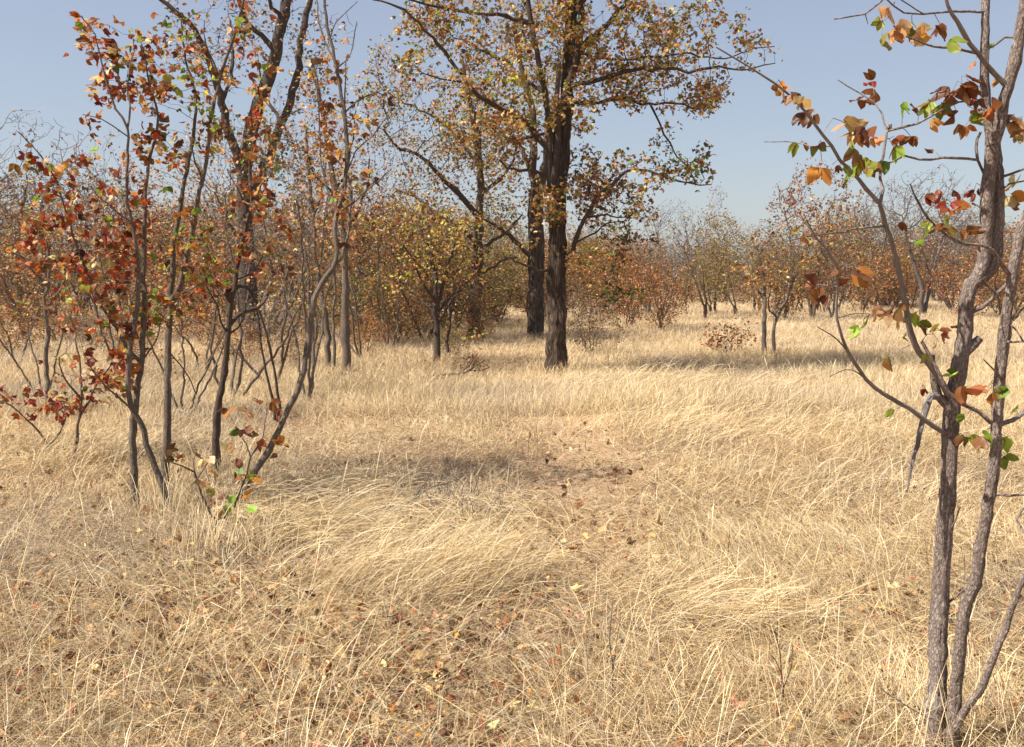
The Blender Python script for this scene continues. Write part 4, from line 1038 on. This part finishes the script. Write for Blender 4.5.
t.wood(root, M_BARKP, o, M_TWIGD, rough=.2, sides=16, nscale=1.4); Lv.build('crown', M_LEAFFAR, root, o)


# ---------------------------------------------------------------- prototypes for trees further off
def proto_tree(seed, hgt, stems, spread, n, per, size, mix, bark, step, kill, rtip, r0, kind='far', skip=0.0, low=.35, lean=.15, jit=.4, maxn=3500, cone=0):
    """one free standing tree of its own at the origin"""
    t = Tree(seed); rs = t.r
    for k in range(stems):
        a = rs.uniform(0, 6.28); tilt = abs(rs.normal()) * lean + (.25 if stems > 2 else .03)
        b = np.array([math.cos(a), math.sin(a), 0]) * rs.uniform(0, .03 * stems)
        pts = [b]; d = np.array([math.cos(a) * math.sin(tilt), math.sin(a) * math.sin(tilt), math.cos(tilt)])
        hh = hgt * rs.uniform(.5, .72); m_ = 6
        for i in range(m_):
            d = nrm(d + rs.normal(size=3) * .13 + np.array([0, 0, .05])); pts.append(pts[-1] + d * hh / m_)
        pts = np.array(pts)
        t._poly(pts, r0, r0 * .35, -1, 'trunk', max(step, .12), .012)
    v = nrm(rs.normal(size=(n, 3))) * rs.random((n, 1)) ** (1 / 2.2)
    z = v[:, 2] * .5 + .5
    w = np.where(z < .35, .55 + z, 1.0) * (1 - cone * z)
    lump = 1 + .35 * np.sin(3 * np.arctan2(v[:, 1], v[:, 0]) + seed) * (1 - z)
    A = np.stack([v[:, 0] * spread * w * lump, v[:, 1] * spread * w * lump, hgt * (low + (1 - low) * z)], -1)
    keep = vnoise(A / (hgt * .16) + seed, seed) > .36
    t.colonize(A[keep], step, kill, 4, jit=jit, trop=(0, 0, .12), maxn=maxn)
    t.finish(rtip)
    Lv = Leaves(kind, seed)
    t.leaf(Lv, t.leaf_nodes(2.4), per, size, mix, size * 1.3, -.3, skip)
    return t, Lv, bark


def make_proto(name, *a, **k):
    t, Lv, bark = proto_tree(*a, **k)
    root = empty(name, (0, 0, 0), None, None)
    t.wood(root, bark, (0, 0, 0), bark, rough=.12, sides=7, tsides=3)
    if Lv.P: Lv.build('crown', M_LEAFFAR, root)
    return root


def copy_tree(o):
    c = o.copy(); C.objects.link(c)
    for ch in o.children:
        k = ch.copy(); C.objects.link(k); k.parent = c
    return c


MB = {'rust': 3.4, 'flame': .8, 'tan': 2, 'brown': 2, 'orange': 2.6, 'olive': 3, 'yel': .8, 'pale': .5, 'grey': .5}
MO = {'orange': 3, 'rust': 4, 'flame': 1, 'tan': 1.6, 'brown': 2, 'pale': .7, 'olive': 1.4}
MGR = {'olive': 5, 'yel': 1.6, 'tan': 1.4, 'rust': .6, 'green': .8, 'brown': 1}
MGY = {'grey': 4, 'tan': 1.4, 'brown': 1.5, 'olive': 2}
PROTO = {     # kind -> (natural height, prototypes)
    'bare': (4.6, [make_proto('bare_tree', 501 + i, 4.6, 2 + i, 1.55, 1500, .7, .06, {'grey': 2, 'rust': 1, 'brown': 2, 'tan': 1}, M_TWIGG, .12, .15, .0058, .07, skip=.3, jit=.22, maxn=9000) for i in range(3)]),
    'brown': (3.6, [make_proto('brown_tree', 511 + i, 3.6, 2 + i, 1.25, 1300, 5, .062, [MB, MO, MB, MGY][i], M_TWIGB, .12, .15, .0042, .04, low=.12, maxn=6000) for i in range(4)]),
    'thin': (4.8, [make_proto('slim_tree', 521 + i, 4.8, 1, .75, 900, 2.4, .062, MB, M_TWIGB, .13, .16, .0042, .055, low=.2, maxn=6000, cone=.3) for i in range(2)]),
    'bush': (2.0, [make_proto('bush', 531 + i, 2.0, 5, 1.05, 900, 5, .058, [MO, MB, MGY, MGR][i], M_TWIGB, .1, .12, .0034, .016, low=.02) for i in range(4)]),
    'green': (4.0, [make_proto('leafy_tree', 541 + i, 4.0, 2, 1.4, 1100, 4.6, .062, MGR, M_TWIGB, .15, .18, .0045, .045, low=.1) for i in range(2)]),
    'small': (.55, [make_proto('low_bush', 551 + i, .55, 6, .5, 260, 2.2, .055, {'rust': 3, 'red': 1.5, 'tan': 1.5, 'olive': 1, 'brown': 2}, M_TWIGB, .05, .06, .0020, .005, low=.05) for i in range(2)]),
}
PROTO['twiggy'] = (4.6, [make_proto('twiggy_sapling', 571 + i, 4.6, 3 + i % 2, .95, 900, 1.5, .055, {'rust': 3, 'tan': 2.4, 'orange': 2, 'brown': 2, 'olive': 1.6, 'pale': 1}, M_BARKS, .11, .14, .0032, .024, low=.22, lean=.16, jit=.3, maxn=7000) for i in range(4)])
PROTO['dead'] = (.42, [make_proto('dead_bush', 591 + i, .42, 8, .42, 320, 0, .05, {'grey': 1}, M_TWIGG, .045, .055, .0017, .004, low=.02, maxn=1500) for i in range(2)])
used = {}


def place(kind, x, Y, hgt, label, cat, group=None, var=0, wide=1.0):
    h0, pr = PROTO[kind]; src = pr[var % len(pr)]
    if src.name in used: o = copy_tree(src)
    else: o = src; used[src.name] = 1
    q = at(x, 300, Y); s = hgt / h0
    o.location = (q[0], q[1], (terrain(q[0], q[1]) if Y < 26 else 0) - .02)
    o.scale = (s * wide, s * wide, s)
    o.rotation_euler = (0, 0, (x * 12.9898 + Y * 4.1) % 6.28)
    if group: o['group'] = group
    o['label'] = label; o['category'] = cat
    return o


def top(y, Y):
    """height of what shows at pixel row y at depth Y"""
    return float(at(512, y, Y)[2])


YS = 19.0
t = Tree(330)
root, o = tree_root('young_tree', 768, YS, 'two stemmed rust leaved young tree in open grass right of centre', 'tree')
t.trace([(764, foot(764, YS)), (764, 318), (765, 300), (764, 280), (760, 262), (757, 245)], 5, 2, YS, .1, 'trunk', .1, .01)
t.trace([(774, foot(774, YS)), (775, 325), (780, 312), (786, 300), (790, 288), (798, 272)], 4, 1.8, YS - .1, -.1, 'trunk', .1, .01)
t.trace([(765, 300), (752, 284), (740, 275), (728, 268)], 2.4, 1.2, None, .3, None, .1, .01)
t.trace([(778, 316), (768, 306), (770, 292)], 2, 1.2, None, -.2, None, .1, .01)
Lv = cloud_tree(t, [(764, 262, 30, 24, YS, .6, 120), (742, 272, 20, 18, YS, .5, 60), (790, 282, 20, 20, YS, .5, 60), (764, 240, 18, 12, YS, .4, 30), (808, 268, 14, 12, YS, .4, 24)], 2.0, .072, {'rust': 3, 'orange': 3, 'tan': 2.5, 'pale': 1.5, 'brown': 1.5, 'olive': .6}, 'far', .12, .15, 2, .0032, 2.6, .06, jit=.4)
t.wood(root, M_BARKS, o, M_TWIGB, rough=.15, sides=8); Lv.build('crown', M_LEAFFAR, root, o)

# ones that can be told apart
for (kind, x, Y, ytop, label, cat, var, wide) in [
    ('thin', 716, 38, 180, 'slim rust brown tree rising alone against the sky right of the tallest tree', 'tree', 0, 1.0),
    ('brown', 812, 34, 158, 'tall airy brown tree behind the two stemmed young tree', 'tree', 1, .9),
    ('green', 838, 42, 200, 'round olive green tree behind the tall airy brown tree', 'tree', 0, .9),
    ('bush', 662, 27, 258, 'rust brown bush right of the thick trunks at the meadow edge', 'bush', 0, .9),
    ('small', 727, 19.5, 322, 'low reddish bush alone in the grass right of the thick trunks', 'bush', 0, 1.0),
    ('green', 692, 50, 252, 'yellow green shrub between the rust bush and the slim tree', 'bush', 1, 1.0),
    ('bare', 922, 36, 160, 'wide bare grey tree behind the right edge tree, its twigs on the sky', 'tree', 0, 1.1),
    ('bare', 886, 44, 178, 'smaller bare grey tree left of the wide bare one', 'tree', 2, .9),
    ('bare', 28, 30, 108, 'bare twiggy grey tree at the left edge against the sky', 'tree', 2, 1.15),
    ('bare', 84, 38, 150, 'lower bare tree right of the twiggy one at the left edge', 'tree', 1, 1.0),
    ('thin', 632, 34, 222, 'dark forked sapling standing before the grey thicket right of the thick trunks', 'tree', 1, .8),
    ('brown', 370, 26, 190, 'brown leafy tree in the thicket left of the dark stemmed tree', 'tree', 0, 1.2),
    ('bush', 478, 22.5, 285, 'dark rust bush at the foot of the dark stemmed tree', 'bush', 1, .7),
    ('small', 470, 15.5, 352, 'fallen leafy twig clump with brown leaves left of the thickest trunk', 'bush', 1, .8),
    ('bush', 590, 19, 285, 'leafy green brown bush behind the thickest trunk at its right', 'bush', 2, .8),
    ('brown', 1008, 30, 215, 'brown tree filling the gap between the stems at the right edge', 'tree', 2, 1.2),
]:
    place(kind, x, Y, top(ytop, Y), label, cat, None, var, wide)

rp = np.random.default_rng(5)


def thicket(n, x0, x1, Y0, Y1, kinds, tops, btops, label, group):
    for i in range(n):
        x = x0 + (x1 - x0) * (i + rp.random()) / n; Y = rp.uniform(Y0, Y1); kind = kinds[rp.integers(len(kinds))]
        t_ = rp.uniform(*(btops if kind == 'bush' else tops))
        place(kind, x, Y, max(.9, top(t_, Y)), label, 'thicket plant', group, int(rp.integers(4)), rp.uniform(.85, 1.35))


thicket(42, -40, 372, 23, 44, ['brown', 'bush', 'brown', 'thin', 'green', 'bush', 'bare'], (160, 248), (228, 280), 'brown leaved sapling or bush in the thicket behind the left saplings', 'plants of the left thicket')
for i, (x, Y, yt) in enumerate([(14, 17, 150), (118, 14, 120), (196, 16, 120), (228, 12.5, 90), (272, 14, 96), (305, 12, 60), (362, 18, 130), (388, 21, 120), (404, 25, 150), (180, 11, 190), (335, 22, 100), (250, 25, 150), (455, 27, 160), (40, 12.5, 205), (318, 27, 140)]):
    place('twiggy', x, Y, top(yt, Y), 'thin stemmed twiggy sapling with few rust leaves in the tangle left of the thick trunks', 'sapling', 'twiggy saplings of the left tangle', i, .9 + .05 * (i % 5))
for i, (x, Y, h) in enumerate([(10, 19, 1.0), (58, 22, 1.3), (96, 20, .9), (148, 23, 1.2), (204, 21, 1.0), (236, 17, .8), (280, 20, 1.2), (318, 23, 1.1), (362, 19, .9), (398, 22, 1.3), (420, 25, 1.3), (452, 18.5, .7), (130, 17, .8), (300, 16.5, .6)]):
    place('bush', x, Y, h, 'low leafy scrub bush in the grass at the feet of the left tangle', 'bush', 'scrub bushes under the left tangle', i, 1.1)
thicket(18, 345, 492, 22, 34, ['green', 'bush', 'green', 'brown'], (190, 250), (225, 270), 'olive and yellow leaved bush in the thicket behind the dark stemmed tree', 'plants of the olive thicket')
thicket(30, 490, 640, 28, 48, ['brown', 'bush', 'green', 'bush'], (200, 258), (235, 278), 'rust and olive bush in the thicket seen behind the thick trunks', 'plants of the centre thicket')
thicket(50, 630, 1060, 32, 56, ['brown', 'bush', 'bush', 'bare', 'green', 'bare', 'green'], (192, 260), (240, 284), 'rust, grey or olive bush or bare tree in the thicket across the grass at right', 'plants of the right thicket')


for x, yb, h, lab in [(480, 522, .42, 'bare grey brown dead bush in the hollow left of the path'), (428, 508, .34, 'smaller dead bush beside the bare bush left of the path'), (402, 428, .3, 'low dead grey bush in the grass midway to the dark stemmed tree'), (606, 352, .5, 'bare grey dead bush right beside the thickest trunk'),
                      (648, 350, .36, 'low bare dead bush between the thickest trunk and the reddish bush'), (520, 392, .3, 'dead twig bush in front of the thickest trunk'), (240, 560, .3, 'dead twig bush under the knee high leafy shrub')]:
    q = ground_at(x, yb); place('dead', x, q[1], h, lab, 'dead bush', None, int(x / 2) % 2, 1.2)


# far woodland: one mass nobody could count
def far_wood():
    Vw = []; Qw = []; Bw = []; nw = 0; VL = []; TL = []; CL = []; nl = 0
    protos = [proto_tree(601 + i, [4.2, 3.4, 2.2, 4.8][i % 4], [2, 1, 4, 1][i % 4], [1.5, 1.2, 1.2, 1.1][i % 4], 240, [1.6, 3.4, 3.4, 2.6][i % 4], .13, [MGY, MB, MGY, MGR][i % 4], M_TWIGG, .26, .3, .010, .05, low=[.15, .1, .02, .15][i % 4], maxn=900) for i in range(6)]
    data = []
    for t, Lv, _ in protos:
        tb = Tubes()
        for idx, prt, r0 in t.stems: tb.add(np.array([t.P[i] for i in idx]), np.array([t.R[i] for i in idx]), 4)
        for ch in t.chains([i for i in range(len(t.P)) if t.stem[i] < 0]): tb.add(np.array([t.P[i] for i in ch]), np.array([t.R[i] for i in ch]), 3)
        data.append((np.concatenate(tb.V), np.concatenate(tb.Q), np.concatenate(tb.B), Lv.arrays()))
    g = np.random.default_rng(99)
    for i in range(900):
        Y = 54 + 130 * g.random() ** 1.3; x = (g.random() - .5) * (Y * 1.3 + 12)
        k = g.integers(len(data)); v, q, b, (lv, _, lt, lc) = data[k]
        a = g.uniform(0, 6.28); s = g.uniform(.55, 1.3); w = s * g.uniform(.9, 1.4)
        c_, s_ = math.cos(a) * w, math.sin(a) * w
        M = np.array([[c_, -s_, 0], [s_, c_, 0], [0, 0, s]])
        Vw.append(v @ M.T + (x, Y, 0)); Qw.append(q + nw); Bw.append(b); nw += len(v)
        VL.append(lv @ M.T + (x, Y, 0)); TL.append(lt + nl); CL.append(lc * np.array([*(g.uniform(.8, 1.2) * np.ones(3)), 1])); nl += len(lv)
    o = link('distant_woodland', make_mesh('distant_woodland', np.concatenate(Vw), np.concatenate(Qw), None, {'bk': ('FLOAT_VECTOR', np.concatenate(Bw))}), M_TWIGG)
    tag(o, 'far off dry woodland of grey and rust scrub along the horizon', 'woodland', kind='stuff')
    l = link('foliage', make_mesh('foliage', np.concatenate(VL), None, np.concatenate(TL), {'Col': ('FLOAT_COLOR', np.concatenate(CL))}, smooth=False), M_LEAFFAR, o)
    l['kind'] = 'stuff'


far_wood()


# ---------------------------------------------------------------- dead wood in the grass
def dead(name, label, cat, base, lines, mat, rough=.1):
    Y = groundY(*base); t = Tree(int(base[0] * 7 + base[1])); root, o = tree_root(name, base[0], Y, label, cat)
    for k, (pts, w0, w1, dd) in enumerate(lines):
        t.trace(pts, w0, w1, Y if k == 0 else None, dd, 'stem' if k == 0 else None, .06, .004)
    t.finish(.002); t.wood(root, mat, o, mat, rough=rough, sides=6)
    return t, root, o


t, root, o = dead('fallen_branch', 'thin dark fallen branch with brown leaves lying left of the thickest trunk', 'branch', (455, 382), [([(425, 378), (440, 375), (460, 374), (476, 366), (484, 360)], 3.4, 1.2, .2), ([(470, 369), (480, 371), (490, 367)], 1.6, .8, .1), ([(462, 373), (472, 362), (478, 352)], 1.6, .8, .1)], M_TWIGD)
dead('dead_twigs', 'dead bare grey twig bush in the grass left of the path', 'twigs', (440, 520), [([(405, 514), (412, 500), (424, 490), (446, 483)], 3.4, 1.2, .1), ([(413, 508), (420, 490), (432, 470)], 2, .8, .1), ([(424, 500), (440, 512), (456, 506)], 1.6, .7, -.1), ([(446, 493), (455, 480), (462, 466)], 1.4, .7, .2), ([(440, 511), (470, 500), (492, 484)], 1.6, .6, .1), ([(470, 500), (488, 510), (498, 498)], 1.4, .6, -.1), ([(470, 500), (478, 480), (480, 474)], 1.2, .6, 0)], M_TWIGG)
dead('dry_weed', 'dry upright brown weed stalk at lower right in the grass', 'weed', (783, 715), [([(783, 716), (784, 690), (780, 655), (774, 630)], 2.2, .8, .0), ([(784, 690), (790, 664), (794, 645)], 1.5, .7, .0), ([(782, 675), (776, 660), (768, 650)], 1.2, .6, .0)], M_TWIGD)
dead('dry_weed', 'thin brown weed stalk in the grass right of the path bottom', 'weed', (612, 700), [([(612, 700), (613, 670), (611, 640), (613, 600)], 1.8, .8, .0), ([(612, 660), (618, 640), (620, 618)], 1.2, .6, .0)], M_TWIGG)

# grass and litter gathered round the feet of the trees
for (x, y, rad) in FEET:
    n = int(160 + 260 * min(1, rad * 4) * (1.6 if y < 9 else 1)); a = r.uniform(0, 6.28, n); q = rad * .6 + r.gamma(2, .07 + rad * .2, n)
    b = np.stack([x + np.cos(a) * q, y + np.sin(a) * q, np.zeros(n)], -1); b[:, 2] = terrain(b[:, 0], b[:, 1]) * (y < 26)
    G.add(b, a + r.normal(size=n) * 1.0, r.uniform(0, .5, n), r.uniform(.2, 1.5, n), r.uniform(.08, .3, n), np.maximum(.0022, .0004 * y) * r.uniform(.6, 1.4, n), straw(n, r, (3, 3, 2, 2, 2, 1.5, 1.5)), r, seg=4, curl=r.normal(size=n) * .5)
    n = 30 if y < 9 else 16; a = r.uniform(0, 6.28, n); q = rad + r.gamma(2, .14, n)
    b = np.stack([x + np.cos(a) * q, y + np.sin(a) * q, np.zeros(n)], -1); b[:, 2] = terrain(b[:, 0], b[:, 1]) * (y < 26) + r.uniform(.01, .1, n)
    Lt.add(b, r.normal(size=(n, 3)) * (1, 1, .6), r.uniform(.02, .05, n), pick_cols({'rust': 3, 'tan': 2, 'brown': 3, 'orange': 1}, n, r))
tag(G.build('dry_grass'), 'pale straw coloured dry grass covering the ground', 'grass', kind='stuff')

tag(Lt.build('leaf_litter', M_LITTER), 'fallen brown and rust leaves strewn in the grass', 'leaf litter', kind='stuff')

# ---- dry season haze in the air
HZ = 1.0
if HZ:
    hx, y0_, y1_, z0_, z1_ = 710., -70., 1210., -1.2, 13.
    V = np.array([(x, y, z) for z in (z0_, z1_) for y in (y0_, y1_) for x in (-hx, hx)])
    ho = link('haze', make_mesh('haze', V, np.array([(0, 2, 3, 1), (4, 5, 7, 6), (0, 1, 5, 4), (2, 6, 7, 3), (0, 4, 6, 2), (1, 3, 7, 5)]), smooth=False), None)
    hm, hnt, hout = mat_new('haze'); hv = hnt.nodes.new('ShaderNodeVolumePrincipled')
    hv.inputs['Color'].default_value = (.86, .88, .95, 1); hv.inputs['Density'].default_value = .0004 * HZ; hv.inputs['Anisotropy'].default_value = .3
    hnt.links.new(hv.outputs[0], hout.inputs['Volume']); ho.data.materials.append(hm)
    tag(ho, 'thin pale dry season haze in the air', 'haze', kind='stuff')
# ================================================================== CAMERA, LIGHT
cam = bpy.data.cameras.new('camera'); co = bpy.data.objects.new('camera', cam); C.objects.link(co)
co.location = CAM; co.rotation_euler = (math.pi / 2 - PITCH, 0, 0)
cam.sensor_width = 36; cam.lens = 36 * F / W; cam.clip_end = 5000; cam.clip_start = .05
bpy.context.scene.camera = co

SUN_EL, SUN_AZ = math.radians(54), math.radians(-110)     # azimuth from +Y (north) clockwise: sun to the left, slightly ahead
wd = bpy.data.worlds.new('World'); bpy.context.scene.world = wd; wd.use_nodes = True
nt = wd.node_tree; nt.nodes.clear()
sky = nt.nodes.new('ShaderNodeTexSky'); sky.sky_type = 'NISHITA'; sky.sun_disc = False
sky.sun_elevation = SUN_EL; sky.sun_rotation = SUN_AZ
sky.altitude = 0; sky.air_density = 1.0; sky.dust_density = 1.0; sky.ozone_density = 1.0
bg = nt.nodes.new('ShaderNodeBackground'); bg.inputs['Strength'].default_value = .078
ow = nt.nodes.new('ShaderNodeOutputWorld'); hz = nt.nodes.new('ShaderNodeMix'); hz.data_type = 'RGBA'; hz.inputs['Factor'].default_value = .5   # dry season haze pales the whole sky
hz.inputs['B'].default_value = (3.0, 3.05, 3.55, 1); nt.links.new(sky.outputs[0], hz.inputs['A']); nt.links.new(hz.outputs['Result'], bg.inputs[0]); nt.links.new(bg.outputs[0], ow.inputs[0])
sl = bpy.data.lights.new('sun', 'SUN'); sl.energy = 4.7; sl.angle = math.radians(.5); sl.color = (1, .95, .87)
so = bpy.data.objects.new('sun', sl); C.objects.link(so)
sd = np.array([math.sin(SUN_AZ) * math.cos(SUN_EL), math.cos(SUN_AZ) * math.cos(SUN_EL), math.sin(SUN_EL)])
from mathutils import Vector
so.rotation_euler = Vector(sd).to_track_quat('Z', 'Y').to_euler()
so.location = (-20, 5, 30)
sc = bpy.context.scene
sc.view_settings.view_transform = 'Standard'; sc.view_settings.look = 'None'; sc.view_settings.exposure = .98; sc.view_settings.gamma = 1
sc.cycles.max_bounces = 6; sc.cycles.transmission_bounces = 4; sc.cycles.diffuse_bounces = 3
